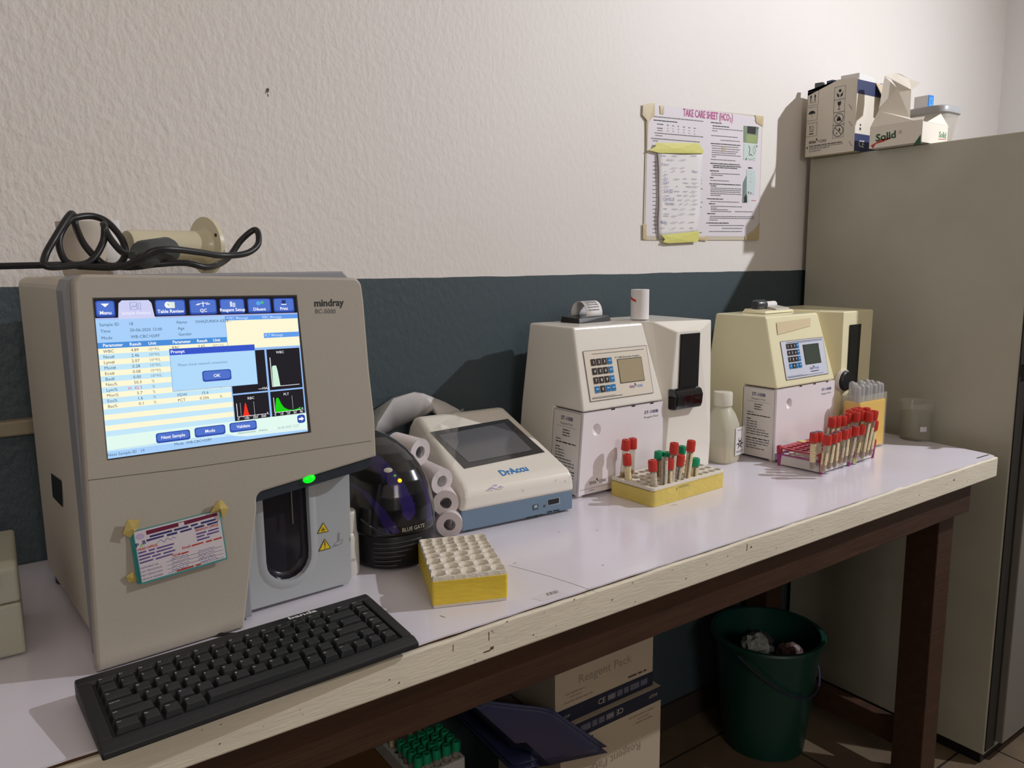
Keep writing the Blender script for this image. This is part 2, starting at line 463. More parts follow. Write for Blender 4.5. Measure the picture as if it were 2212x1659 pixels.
# ================================================================== WORKBENCH
bench = thing('workbench', (1.0, 1.07, 0), 0, 'long workbench with a pale laminate top on a dark brown wooden frame', 'table')
def lam_mat():
    m = mat('pale_laminate', (212, 202, 214), 0.22, coat=0.25); nt = m.node_tree; b = nt.nodes['Principled BSDF']; L = nt.links
    g = nt.nodes.new('ShaderNodeNewGeometry')
    n = nt.nodes.new('ShaderNodeTexNoise'); n.inputs['Scale'].default_value = 5; n.inputs['Detail'].default_value = 6; L.new(g.outputs['Position'], n.inputs['Vector'])
    r = nt.nodes.new('ShaderNodeValToRGB'); r.color_ramp.elements[0].position = .35; r.color_ramp.elements[1].position = .65
    r.color_ramp.elements[0].color = S(226, 221, 230) + (1,); r.color_ramp.elements[1].color = S(232, 227, 240) + (1,); L.new(n.outputs['Fac'], r.inputs[0])
    # small brown specks of dirt
    v = nt.nodes.new('ShaderNodeTexVoronoi'); v.inputs['Scale'].default_value = 22; L.new(g.outputs['Position'], v.inputs['Vector'])
    lt = nt.nodes.new('ShaderNodeMath'); lt.operation = 'LESS_THAN'; lt.inputs[1].default_value = 0.035; L.new(v.outputs['Distance'], lt.inputs[0])
    n3 = nt.nodes.new('ShaderNodeTexNoise'); n3.inputs['Scale'].default_value = 6; L.new(g.outputs['Position'], n3.inputs['Vector'])
    gt = nt.nodes.new('ShaderNodeMath'); gt.operation = 'GREATER_THAN'; gt.inputs[1].default_value = 0.56; L.new(n3.outputs['Fac'], gt.inputs[0])
    mu = nt.nodes.new('ShaderNodeMath'); mu.operation = 'MULTIPLY'; L.new(lt.outputs[0], mu.inputs[0]); L.new(gt.outputs[0], mu.inputs[1])
    mx = nt.nodes.new('ShaderNodeMix'); mx.data_type = 'RGBA'; L.new(mu.outputs[0], mx.inputs[0]); L.new(r.outputs['Color'], mx.inputs[6]); mx.inputs[7].default_value = S(150, 140, 150) + (1,)
    L.new(mx.outputs[2], b.inputs['Base Color'])
    return m
LAM = lam_mat()
rb = random.Random(3)
XL = -0.98
front = []
n = 150
for i in range(n + 1):
    x = XL + (1.918 - XL) * i / n
    front.append((x, 0.779 + rb.uniform(-.0007, .0007)))
outer = front + [(1.925, .781), (1.935, .80), (1.968, 1.10), (1.99, WY - .002), (XL, WY - .002)]
top = MB(mloc((0, 0, T - .0012))); v_, f_ = plate(outer, [], .0024); top.mesh((v_, f_), LAM)
core = MB()
core.prism([(XL, .783), (1.925, .783), (1.965, 1.10), (1.985, WY - .002), (XL, WY - .002)], T - .035, T - .0024, mat('chipboard_edge', (92, 66, 44), 0.8), axis='z')
core.build('board', bench)
EDGE = mat('painted_edge_strip', (236, 226, 206), 0.5, bump=0.2, bscale=50, var=0.1, vscale=9, stretch=(1, 1, 6))
ed = MB(); secs = []; re_ = random.Random(19); wob = 0.0
for i in range(181):
    x = XL + (1.93 - XL) * i / 180; wob = wob * .8 + re_.uniform(-.0006, .0006)
    zt_ = T - .0030 - max(0.0, .0034 * (1 - x / 1.5) if x > .38 else .0026) + max(-.0016, min(.0012, wob)); secs.append([(x, .774, T - .049), (x, .774, zt_), (x, .783, zt_), (x, .783, T - .049)])
ed.loft(secs, EDGE, False, True)
ed.add([(1.93, .774, T - .047), (1.939, .783, T - .047), (1.939, .783, T - .004), (1.93, .774, T - .004), (1.93, .783, T - .047), (1.93, .783, T - .004)],
       [(0, 1, 2, 3), (0, 4, 1), (3, 2, 5), (0, 3, 5, 4), (1, 4, 5, 2)], EDGE)
fe = Face((0, .774, T), (1, 0, 0), (0, 0, 1)); ie = Ink(ed, fe)
SM = mat('edge_smudge', (96, 78, 62), 0.7); rs = random.Random(11)
for x, y, w_, h in [(.508, -.012, .0012, .012), (.455, -.013, .001, .009), (1.02, -.01, .002, .012), (.50, -.036, .012, .002), (1.03, -.016, .004, .003), (.51, -.033, .006, .004), (1.72, -.02, .005, .004)]:
    ie.poly([(x + rs.uniform(-1, 1) * w_ * .3, y), (x + w_, y + h * .1), (x + w_ * .8, y - h), (x, y - h * .9)], SM)
for i in range(46):
    x = rs.uniform(.05, 1.85); y = rs.uniform(-.045, -.006); a = rs.uniform(.0008, .0025)
    ie.poly([(x, y), (x + a, y + a * .4), (x + a * 1.2, y + a * 1.1), (x + a * .2, y + a)], SM)
ed.build('edge_strip', bench, bevel=.0025)
WOOD = mat('dark_brown_wood', (70, 46, 32), 0.5, bump=0.25, bscale=14, var=0.35, vscale=7, stretch=(1, 8, 12))
MB().box(XL, 1.86, .797, .822, T - .125, T - .035, WOOD).build('apron', bench, bevel=.002)
MB().box(XL, 1.86, 1.325, 1.345, T - .125, T - .035, WOOD).build('apron', bench, bevel=.002)
for x0 in (1.775, -0.94):
    for y0 in (.80, 1.25):
        MB().box(x0, x0 + .07, y0 + .022, y0 + .095, 0, T - .035, WOOD).build('leg', bench, bevel=.002)
    MB().box(x0 + .02, x0 + .05, .90, 1.27, .075, .135, WOOD).build('stretcher', bench, bevel=.002)
# marks lying on the laminate: barcode sticker, pencil line
f_top = Face((0, 0, T), (1, 0, 0), (0, 1, 0))
bs = MB(); ib = Ink(bs, f_top, .0002); q = [f_top.px(1148, 1293), f_top.px(1172, 1299), f_top.px(1222, 1283), f_top.px(1200, 1270)]
ib.poly(q, mat('sticker_film', (222, 214, 220), 0.3)); ib.up()
for k in range(9):
    a = f_top.px(1180 + k * 2.8, 1281.5 - k * .75); b = f_top.px(1184 + k * 2.8, 1287 - k * .75); ib.line(a, b, .0007 if k % 3 else .0012, BLACK)
bs.build('barcode_sticker', loc=(q[0][0], q[0][1], T), label='small clear sticker with a short barcode, flat on the bench top', cat='sticker')
top.M = Matrix(); isc = Ink(top, f_top, .0002)
isc.path([f_top.px(1098, 1221), f_top.px(1180, 1243), f_top.px(1240, 1262), f_top.px(1293, 1281)], .0007, GREYINK)
for a, b in [((1115, 1215), (1109, 1218)), ((1287, 1145), (1292, 1146)), ((1450, 1092), (1462, 1090)), ((950, 1330), (962, 1334)), ((1300, 1220), (1304, 1222)), ((1205, 1150), (1209, 1149)), ((700, 1270), (704, 1272))]:
    isc.line(f_top.px(*a), f_top.px(*b), .0012, GREYINK)
isc.path([f_top.px(2110, 990), f_top.px(2136, 982)], .004, mat('worn_edge', (60, 50, 46), .8))
top.build('laminate_sheet', bench)

# ================================================================== GREY CABINET
CBX, CBY, CBZ = 2.0, .777, 1.557
CABM = mat('cabinet_grey_paint', (184, 181, 166), 0.5, bump=0.12, bscale=30, var=0.12, vscale=5, vcol=(172, 169, 153))
cab = thing('storage_cabinet', (2.25, 1.06, 0), 0, 'tall drab grey cabinet standing at the right end of the workbench', 'cabinet')
cb = MB(); cb.box(CBX, 2.62, CBY, 1.352, .03, CBZ, CABM)
cb.build('body', cab, bevel=.003)
MB().box(CBX + .01, 2.60, CBY + .01, 1.34, 0, .03, DARKPL).build('plinth', cab)
DGAP = mat('door_gap_dark', (34, 30, 24), 0.7)
MB().box(CBX + .004, CBX + .052, CBY - .003, CBY + .001, .04, CBZ - .03, DGAP).build('door_recess', cab)
dr = MB().box(CBX + .055, 2.61, CBY - .02, CBY - .001, .05, CBZ - .02, mat('cabinet_door_grey', (118, 114, 106), 0.5, bump=0.1, bscale=30))
door = dr.build('door', cab, bevel=.003)
hp = MB(); BR = mat('brass_hasp', (196, 164, 96), 0.4, metal=0.4)
hp.box(CBX - .002, CBX + .085, CBY - .034, CBY - .022, 1.044, 1.056, BR); hp.box(CBX + .045, CBX + .09, CBY - .030, CBY - .021, 1.075, 1.16, BR); hp.box(CBX + .03, CBX + .09, CBY - .030, CBY - .021, 1.026, 1.038, BR)
hp.build('hasp', door, bevel=.001, label='yellowish brass hasp')

# ================================================================== HAEMATOLOGY ANALYSER (big screen machine on the left)
AX, AY, AYAW = .085, .941, 4.5
an = thing('blood_analyser', (AX, AY, T), AYAW, 'large beige blood analyser with a lit colour screen, left on the bench', 'analyser')
AM = mloc((AX, AY, T), AYAW)
BEIGE = mat('warm_beige_plastic', (178, 170, 158), 0.5, bump=0.06, bscale=300)
BEIGE2 = mat('body_beige_plastic', (208, 200, 184), 0.55, bump=0.06, bscale=200)
FRAMEG = mat('blue_grey_plastic', (146, 146, 152), 0.5)
def adir(v): return (AM.to_3x3() @ Vector(v))
def aface(y, lift=0.0): return Face(AM @ Vector((0, y, 0)), adir((1, 0, 0)), (0, 0, 1))
b = MB(AM); b.prism([(.010, .012), (.296, .012), (.296, .170), (.345, .180), (.345, .440), (.010, .440)], .0405, .345, BEIGE2, axis='y'); b.build('body', an, bevel=.012, seg=4)
b = MB(AM); v_, f_ = plate([(.006, .004), (.186, .004), (.186, .176), (.352, .176), (.352, .4275), (.336, .4435), (.022, .4435), (.010, .439), (.006, .4275)], [], .036, .002)
b.mesh((v_, f_), FRAMEG, M=Matrix.Translation((0, .028, 0)) @ Matrix.Rotation(PI / 2, 4, 'X'))
# the frame behind the sample bay is open: cut by the bay panel in front
b.build('frame', an)
# front panel with its cut-out for the sample bay
op = [(0.001, .002), (.168, .0015), (.1935, .150)] + [(.2035 - .0095 * math.cos(a), .1625 + .0095 * math.sin(a)) for a in [PI / 2 * k / 4 for k in range(0, 5)]] + [(.3655, .1895), (.3652, .245), (.3598, .31), (.3553, .405)]
op += [(.340 + .0135 * math.cos(a), .4215 + .0135 * math.sin(a)) for a in [PI / 2 * k / 5 for k in range(0, 6)]]
op += [(.0265 + .0135 * math.cos(a), .4310 + .0135 * math.sin(a)) for a in [PI / 2 + PI / 2 * k / 5 for k in range(0, 6)]]
fp = MB(AM); v_, f_ = plate(op, [], .018, .003); fp.mesh((v_, f_), BEIGE, M=Matrix.Translation((0, .0, 0)) @ Matrix.Rotation(PI / 2, 4, 'X'))
FA = aface(-.009)     # plane of the front panel
ik = Ink(fp, FA)
GAPM = mat('panel_gap', (96, 88, 80), 0.8)
ik.path([FA.px(190, 1037.5), FA.px(400, 1012), FA.px(600, 983), FA.px(802, 952)], .0007, GAPM)
fp.build('front_panel', an)
# dark trim over the sample bay with the status light
dt = MB(AM); dpts = [(.1955, .1585), (.2000, .1685), (.366, .1895), (.366, .178), (.362, .1725), (.350, .1700), (.200, .1480)]
FB = aface(-.006)
dpts = [FB.px(*p) for p in [(551, 1086), (552, 1062), (560, 1050), (803, 983), (803, 1000), (797, 1010), (785, 1016)]]
v_, f_ = plate(dpts, [], .016, .0008); dt.mesh((v_, f_), mat('navy_trim_plastic', (44, 50, 60), 0.45), M=Matrix.Translation((0, .003, 0)) @ Matrix.Rotation(PI / 2, 4, 'X'))
dt.build('bay_trim', an)
sl = MB(); c = FB.px(667, 1034); cen = FB.at(c[0], c[1], .001)
sl.M = Matrix.Translation(cen) @ Matrix.Rotation(math.radians(AYAW), 4, 'Z') @ Matrix.Rotation(math.radians(-7), 4, 'Y')
sl.lathe([(0.0001, -.004)] + [(.0085 * math.sin(a), -.004 * math.cos(a)) for a in [PI * k / 10 for k in range(1, 10)]] + [(.0001, .004)], mat('green_status_glow', (0, 255, 20), 0.3, emit=(0, 255, 20), estr=1.6), 20,
         M=Matrix.Scale(.62, 4, (0, 0, 1)) @ Matrix.Rotation(PI / 2, 4, 'X'))
sl.build('status_light', an, label='glowing green status light')
# sample bay panel with a U-shaped recess
BAYG = mat('bay_grey_plastic', (172, 176, 180), 0.42, coat=0.1)
bp_ = MB(AM); FY = aface(.024); by = .024
o_ = [(.150, .006), (.331, .0035), (.337, .010), (.3405, .172), (.150, .172)]
uL, uR, uT, uc = .2135, .2765, .172, .0635
ucx, ur = (uL + uR) / 2, (uR - uL) / 2
U = [(uL, uT)] + [(ucx - ur * math.cos(a), uc + ur * 1.0 * -math.sin(a)) for a in [PI * k / 16 for k in range(0, 17)]] + [(uR, uT)]
v_, f_ = plate(o_[:3] + [(.3405, .172), (uR, .172)] + U[::-1][1:-1] + [(uL, .172), (.150, .172)], [], .016, .0015)
bp_.mesh((v_, f_), BAYG, M=Matrix.Translation((0, by + .008, 0)) @ Matrix.Rotation(PI / 2, 4, 'X'))
# raised, softly sloped rim round the recess
secs = []
for k in range(0, 25):
    t = k / 24
    if t < .3: p = (0, 1); base = (uL, uT - (uT - uc) * t / .3); nrm = (-1, 0)
    elif t > .7: base = (uR, uc + (uT - uc) * (t - .7) / .3); nrm = (1, 0)
    else:
        a = PI * (t - .3) / .4; base = (ucx - ur * math.cos(a), uc - ur * math.sin(a)); nrm = (-math.cos(a), -math.sin(a))
    ring = []
    for d, h in ((-.001, .004), (.0005, -.0022), (.004, -.0026), (.009, -.0008), (.013, .0006), (.013, .004)):
        ring.append((base[0] + nrm[0] * d, by + h, base[1] + nrm[1] * d))
    secs.append(ring)
bp_.loft(secs, BAYG, True, False, closed=False)
bp_.build('sample_bay_panel', an)
rc = MB(AM); dk = mat('recess_smoked_plastic', (40, 38, 46), 0.25, coat=0.3)
rings = []
for dep in (0.0, .006, .012, .015):
    q = 1 - (dep / .015) ** 3 * .25
    rings.append([(ucx + (x - ucx) * q, by + dep, uc + (z - uc) * (q if z < uc else 1)) for x, z in U])
rc.loft(rings, dk, True, False, closed=False)
rc.add([(ucx + (x - ucx) * .76, by + .0149, uc + (z - uc) * (.76 if z < uc else 1)) for x, z in U], [tuple(range(len(U)))], dk)
rc.build('tube_recess', an, label='dark U-shaped tube recess')
nd = MB(AM); nd.tube([(.2555, by + .005, .170), (.2555, by + .005, .108)], .0010, mat('steel_needle', (180, 178, 176), .25, metal=.9), sub=1); nd.build('probe', an, label='thin steel probe')
wl = MB(); FW = aface(.0236); iw = Ink(wl, FW, .0004)
YEL = mat('warning_yellow', (226, 196, 40), 0.45)
def tri(A, B, C):
    P = [Vector(FW.px(*p)) for p in (A, B, C)]; ctr = (P[0] + P[1] + P[2]) / 3
    iw.poly([tuple(p) for p in P], BLACK); iw.up(); iw.poly([tuple(ctr + (p - ctr) * .84) for p in P], YEL); iw.up(); return ctr
def biohaz(ik, c, r, m):
    ik.fill(circ(c[0], c[1], r * .42, 16), [circ(c[0], c[1], r * .30, 16)], m)
    for k in range(3):
        a = PI / 2 + k * 2 * PI / 3; d = (math.cos(a), math.sin(a)); cc = (c[0] + d[0] * r * .62, c[1] + d[1] * r * .62)
        o = [(cc[0] + r * .42 * math.cos(a + t), cc[1] + r * .42 * math.sin(a + t)) for t in [math.radians(q) for q in range(48, 313, 24)]]
        i_ = [(cc[0] + d[0] * r * .10 + r * .29 * math.cos(a + t), cc[1] + d[1] * r * .10 + r * .29 * math.sin(a + t)) for t in [math.radians(q) for q in range(312, 47, -24)]]
        ik.poly(o + i_, m)
    ik.poly(circ(c[0], c[1], r * .13, 10), m)
tri((685, 1153), (698, 1128), (710, 1148)); c = FW.px(697.5, 1144); biohaz(iw, c, .0042, BLACK)
tri((688, 1191), (701, 1163), (715, 1184)); c = FW.px(701.5, 1178); iw.rect(c[0] - .0007, c[1] - .001, c[0] + .0007, c[1] + .006, BLACK); iw.poly(circ(c[0] - .0001, c[1] - .0035, .0009, 8), BLACK)
iw.path([FW.px(732, 1150), FW.px(731, 1168)], .0012, GREYINK)
iw.path([FW.px(719, 1183), FW.px(722, 1174), FW.px(731, 1168), FW.px(740, 1164), FW.px(739, 1172), FW.px(731, 1178)], .0005, GREYINK)
iw.path([FW.px(722, 1178), FW.px(730, 1177)], .001, GREYINK)
wl.build('warning_labels', an, label='two yellow warning triangles')
# screen
bz = MB(); TLp, TRp, BLp, BRp = [Vector(FA.px(*p)) for p in ((200, 643), (641, 637), (232, 994), (672, 934))]
isn = Ink(bz, FA, .0004); isn.poly([tuple(p) for p in (BLp, BRp, TRp, TLp)], mat('screen_surround', (66, 62, 60), 0.4))
bz.build('screen_surround', an)
sx0 = Vector(FA.px(201.5, 645.5)); sx1 = Vector(FA.px(638.5, 640)); sb0 = Vector(FA.px(233, 991)); sb1 = Vector(FA.px(664.5, 931.5))
class SK(Ink):
    """marks laid out as fractions of the screen (0..1 right, 0..1 down)"""
    def Q(s, u, v):
        a = sx0.lerp(sx1, u); b_ = sb0.lerp(sb1, u); return a.lerp(b_, v)
    def poly(s, pts, m):
        s.mb.add([FA.at(*s.Q(x, y), s.l) for x, y in pts], [tuple(range(len(pts)))], m)
    def text(s, t, x, y, h, m, align='l', bold=0.0, k=1.0):
        v, f, wd = text_mesh(t, bold); sy = h / .7; sx = sy * .76 * k
        x0 = {'l': 0, 'c': -wd * sx / 2, 'r': -wd * sx}[align]
        s.mb.add([FA.at(*s.Q(x + x0 + p.x * sx, y - p.y * sy), s.l) for p in v], f, m)
dp = MB(); K_ = SK(dp, FA, .0006)
cW, cCR, cLB, cROW, cHD, cBK, cBT, cBTd, cTX, cMID, cTW = EM((244, 244, 236)), EM((255, 248, 214)), EM((168, 208, 250)), EM((196, 232, 250)), EM((74, 142, 218)), EM((26, 26, 34)), EM((82, 116, 204)), EM((50, 78, 170)), EM((62, 84, 112)), EM((150, 190, 244)), EM((250, 250, 255))
K_.rect(0, 0, 1, 1, EM((226, 246, 240))); K_.up()
K_.rect(0, .0, 1, .118, cBK); K_.rect(0, .118, 1, .128, EM((176, 186, 236))); K_.rect(0, .128, .602, .27, cLB); K_.rect(.602, .128, 1, .865, cMID)
K_.rect(0, .27, .602, .306, cHD)
for i in range(16): K_.rect(0, .306 + .0345 * i, .602 if i < 11 else .625, .306 + .0345 * (i + 1), cROW if i % 2 else cCR)
K_.up(); K_.rect(.602, .128, 1, .158, EM((98, 156, 236))); K_.rect(.605, .158, .998, .355, cCR); K_.up(); K_.rect(.80, .255, .998, .29, EM((98, 156, 236)))
K_.rect(0, .858, 1, .955, EM((226, 250, 240)))
K_.poly([(0, .945), (.50, .935), (.56, .94), (.60, .962), (.66, .975), (1, .985), (1, 1), (0, 1)], cLB); K_.up()
for u0, u1 in ((.005, .088), (.268, .41), (.43, .565), (.582, .710), (.727, .853), (.868, .985)):
    K_.rr(u0, .012, u1, .112, .012, cBTd); K_.up(); K_.rr(u0 + .005, .018, u1 - .005, .10, .012, cBT); K_.up(-.00006)
K_.poly([(.098, .128), (.105, .03), (.12, .012), (.24, .012), (.252, .03), (.262, .118), (.266, .128)], EM((206, 208, 244))); K_.up(.00012)
for t, u in (('Menu', .046), ('Table Review', .339), ('QC', .497), ('Reagent Setup', .646), ('Diluent', .79), ('Print', .926)): K_.text(t, u, .096, .021, cTW, 'c', .02)
K_.text('Sample Analysis', .18, .10, .019, EM((236, 236, 252)), 'c', .02)
K_.poly([(.028, .03), (.064, .03), (.046, .052)], cTW)
K_.frame(.155, .025, .185, .07, .003, EM((150, 160, 200))); K_.path([(.16, .06), (.168, .045), (.176, .055), (.184, .038)], .003, EM((140, 150, 190))); K_.frame(.192, .03, .202, .07, .003, EM((160, 170, 205)))
K_.poly(circ(.328, .045, .016, 14, .021), cTW); K_.rect(.33, .026, .36, .066, EM((226, 236, 226))); K_.up(); K_.path([(.328, .035), (.328, .048), (.336, .044)], .003, EM((70, 170, 90)))
K_.path([(.47, .042), (.523, .036)], .004, cTW); K_.path([(.497, .028), (.498, .062)], .004, cTW); K_.path([(.462, .048), (.48, .046)], .005, cTW); K_.path([(.512, .045), (.532, .043)], .005, cTW)
K_.rect(.634, .03, .646, .065, EM((214, 222, 240))); K_.rect(.648, .038, .662, .068, EM((190, 204, 232)))
K_.poly(circ(.785, .045, .012, 12, .014), EM((90, 170, 240))); K_.poly(circ(.806, .04, .008, 10, .010), EM((80, 200, 110)))
K_.rect(.915, .026, .938, .052, EM((40, 56, 120))); K_.rect(.912, .052, .941, .06, EM((220, 226, 240)))
for t, u, v in (('Sample ID', .015, .168), ('18', .145, .168), ('Time', .017, .208), ('30-06-2025 12:00', .145, .208), ('Mode', .019, .25), ('WB-CBC+DIFF', .145, .25), ('Name', .362, .168), ('OHAZURIKA KELE...', .452, .168), ('Age', .364, .208), ('Gender', .366, .247)):
    K_.text(t, u, v, .019, cTX)
for t, u in (('Parameter', .022), ('Result', .138), ('Unit', .222), ('Parameter', .335), ('Result', .452), ('Unit', .532)): K_.text(t, u, .296, .019, cTW, 'l', .02)
rows = [('WBC', '4.89', '10^9/L'), ('Neu#', '2.46', '10^9/L'), ('Lym#', '2.07', '10^9/L'), ('Mon#', '0.28', '10^9/L'), ('Eos#', '0.08', '10^9/L'), ('Bas#', '0.00', '10^9/L'), ('Neu%', '50.3', '%'), ('Lym%', '42.3', '%'), ('Mon%', '5.7', '%'), ('Eos%', '1.6', '%'), ('Bas%', '0.1', '%')]
cDK = EM((58, 60, 74)); cRD = EM((232, 40, 60))
for i, (a, b2, c_) in enumerate(rows):
    y = .333 + .0345 * i
    K_.text(a, .02, y, .019, cDK); K_.text(b2, .175, y, .019, cRD if i == 7 else cDK, 'r'); K_.text(c_, .222, y, .018, EM((120, 126, 136)))
K_.text('H', .115, .333 + .0345 * 7, .019, cRD)
K_.text('RBC', .33, .333, .019, cDK); K_.text('3.65', .455, .333, .019, cDK); K_.text('10^12/L', .528, .333, .018, EM((120, 126, 136)))
for a, b2, c_, i in (('MPV', '8.8', 'fL', 8), ('PDW', '15.6', '', 9), ('PCT', '0.256', '%', 10)):
    y = .333 + .0345 * i + .004; K_.text(a, .335, y, .019, cDK); K_.text(b2, .485, y, .019, cDK, 'r'); K_.text(c_, .54, y, .018, cDK)
K_.text('WBC Message', .607, .151, .018, EM((190, 214, 250)), 'l', .015); K_.text('RBC Message', .80, .151, .018, EM((190, 214, 250)), 'l', .015); K_.text('PLT Message', .805, .28, .018, EM((190, 214, 250)), 'l', .015)
cCH = EM((34, 32, 38))
for q in ((.607, .372, .795, .665), (.806, .372, .992, .665), (.607, .676, .795, .858), (.806, .676, .992, .858)): K_.rect(*[q[0], q[1], q[2], q[3]], cCH)
K_.up(); W1 = cTW
K_.text('WBC', .88, .405, .018, W1, 'c'); K_.path([(.822, .43), (.822, .64), (.975, .64)], .0035, W1)
K_.poly([(.826, .64), (.828, .50), (.834, .49), (.852, .49), (.858, .53), (.866, .64)], EM((206, 240, 216)))
K_.text('MAS', .767, .655, .018, W1); K_.path([(.745, .648), (.765, .648)], .003, W1)
K_.text('RBC', .70, .715, .018, W1, 'c'); K_.path([(.622, .735), (.622, .83), (.775, .83)], .003, W1)
for k in range(9): K_.rect(.640, .735 + k * .011, .642, .741 + k * .011, W1); K_.rect(.712, .735 + k * .011, .714, .741 + k * .011, W1)
def bell(c, w_, h, n=14): return [(c - w_ + 2 * w_ * i / n, .829 - h * math.exp(-((-1 + 2 * i / n) / .42) ** 2)) for i in range(n + 1)]
K_.poly(bell(.668, .024, .095), EM((250, 52, 30)))
for k, t in enumerate(('0', '100', '200', '300')): K_.text(t, .625 + .045 * k, .853, .017, W1, 'c')
K_.text('fL', .778, .835, .016, W1)
K_.text('PLT', .895, .712, .018, W1, 'c'); K_.path([(.822, .72), (.822, .83), (.975, .83)], .003, W1)
K_.poly([(.824, .829), (.828, .78), (.836, .73), (.842, .722), (.85, .73), (.862, .77), (.876, .80), (.90, .82), (.93, .824), (.952, .82), (.968, .807), (.968, .829)], EM((30, 210, 20)))
for k in range(9): K_.rect(.925, .72 + k * .011, .927, .726 + k * .011, W1)
for k, t in enumerate(('0', '10', '20', '30', '40')): K_.text(t, .824 + .037 * k, .853, .017, W1, 'c')
K_.text('fL', .975, .83, .016, W1)
for k in range(8): K_.rect(.63 + k * .02, .83, .632 + k * .02, .838, W1); K_.rect(.826 + k * .02, .83, .828 + k * .02, .838, W1)
for t, u0, u1, v0 in (('Next Sample', .217, .378, .875), ('Mode', .40, .553, .87), ('Validate', .575, .718, .867)):
    K_.rr(u0, v0, u1, v0 + .068, .014, cBTd); K_.up(); K_.rr(u0 + .006, v0 + .006, u1 - .006, v0 + .056, .012, cBT); K_.up(); K_.text(t, (u0 + u1) / 2, v0 + .042, .02, cTW, 'c', .02); K_.up(-.00012)
K_.rr(.945, .868, .99, .93, .016, cBTd); K_.up(); K_.poly([(.953, .892), (.968, .892), (.968, .882), (.984, .899), (.968, .916), (.968, .906), (.953, .906)], cTW); K_.up(-.00006)
K_.text('Next Sample ID   19', .0, .985, .018, cTX); K_.text('Mode  WB-CBC+DIFF', .30, .972, .018, cTX); K_.text('Administrator : Admin', .615, .953, .016, EM((120, 138, 146))); K_.text('30-06-2025 12:27', .83, .953, .016, EM((150, 166, 170)))
K_.up(.0001)
K_.rect(.314, .33, .744, .612, EM((88, 130, 190))); K_.up(); K_.rect(.3155, .372, .7425, .610, EM((178, 218, 250))); K_.rect(.3155, .332, .7425, .372, EM((56, 86, 202))); K_.up()
K_.text('Prompt', .321, .36, .02, cTW, 'l', .02); K_.text('Please check network connection.', .35, .447, .0165, EM((96, 126, 160)))
K_.rr(.462, .49, .608, .565, .014, cBTd); K_.up(); K_.rr(.468, .496, .602, .553, .012, cBT); K_.up(); K_.text('OK', .535, .538, .021, cTW, 'c', .02)
dp.build('display', an, label='lit screen showing blood count results and a network prompt')
# lettering on the front
lt = MB(); il = Ink(lt, FA, .0003)
il.text_px('mindray', (679, 662), (743, 660), mat('logo_ink', (58, 56, 58), .5), bold=.028); il.text_px('BC-5000', (681, 677), (725, 677), GREYINK, bold=.012)
lt.build('maker_lettering', an)
# side grip slot and feet
FS = Face(AM @ Vector((.010, 0, 0)), adir((0, -1, 0)), (0, 0, 1)); sg = MB(); isg = Ink(sg, FS, .0012)
isg.poly([FS.px(*p) for p in ((112, 1022), (116, 1073), (137, 1095), (134, 1038))], DARKPL); sg.build('side_slot', an)
for x, y in ((.03, .06), (.27, .06), (.03, .31), (.27, .31)):
    MB(AM @ Matrix.Translation((x, y, 0))).lathe([(.014, 0), (.016, .002), (.016, .012)], DARKPL, 16).build('foot', an)

# ---- service card taped to the front
cf = Face(AM @ Vector((0, -.0105, 0)), adir((1, 0, 0)), (0, 0, 1))
cTL, cTR, cBR, cBL = [Vector(cf.px(*p)) for p in ((285, 1148), (474, 1100), (487, 1201), (302, 1259))]
oo = cf.at(*cTL); card = thing('service_card', oo, AYAW, 'small laminated service record card taped to the blood analyser front', 'card')
CF = Face(oo, (cf.at(*cTR) - oo), (cf.at(*cTL) - cf.at(*cBL)))
cwid = (cTR - cTL).length; chei = (cTL - cBL).length
def cardmb(tilt, lift, m, shrink=0.0, dx=0.0):
    mb = MB(); o = CF.at(dx, 0, lift)
    f = Face(o, CF.u, CF.v + CF.n * tilt); f.skew = (cf.at(*cBL) - oo)
    dn = f.skew.normalized() * chei; dn = dn + CF.n * (-tilt * 0 + lift * 0) + CF.n * tilt
    a, b_, c_, d_ = o, o + CF.u * cwid, o + CF.u * cwid + dn, o + dn
    k = CF.n * .0008
    mb.add([a, b_, c_, d_, a + k, b_ + k, c_ + k, d_ + k], [(0, 1, 2, 3), (4, 7, 6, 5), (0, 4, 5, 1), (1, 5, 6, 2), (2, 6, 7, 3), (3, 7, 4, 0)], m)
    return mb, a + k, dn
TEAL = mat('laminate_edge_teal', (70, 150, 150), 0.3, coat=.3)
m1, _, _ = cardmb(.001, .0000, TEAL, dx=-.003); m1.build('rear_sheet', card)
m2, a_, dn_ = cardmb(.0045, .0010, TEAL)
class CK(Ink):
    def poly(s, pts, m):
        s.mb.add([a_ + CF.u * (x * cwid) + dn_ * y + CF.n * s.l for x, y in pts], [tuple(range(len(pts)))], m)
    def text(s, t, x, y, h, m, width, bold=.0):
        v, f, wd = text_mesh(t, bold); sx = width / wd; sy = h / .7
        s.mb.add([a_ + CF.u * ((x + p.x * sx) * cwid) + dn_ * (y - p.y * sy) + CF.n * s.l for p in v], f, m)
ck = CK(m2, CF, .0003); ck.rect(.012, .012, .985, .965, mat('card_paper', (216, 206, 212), .35, coat=.4)); ck.up(.0001)
MAR = mat('maroon_ink', (110, 24, 60), .5); PUR = mat('purple_ink', (98, 78, 140), .5); rc_ = random.Random(5)
ck.words(.14, .045, .82, .075, MAR, rc_); ck.rect(.14, .042, .96, .052, MAR)
ck.words(.17, .145, .76, .04, NAVYINK, rc_); ck.words(.13, .205, .82, .04, NAVYINK, rc_)
ck.text('P', .01, .30, .07, .035 and NAVYINK, .035, .03); ck.text('B', .085, .275, .07, NAVYINK, .035, .03)
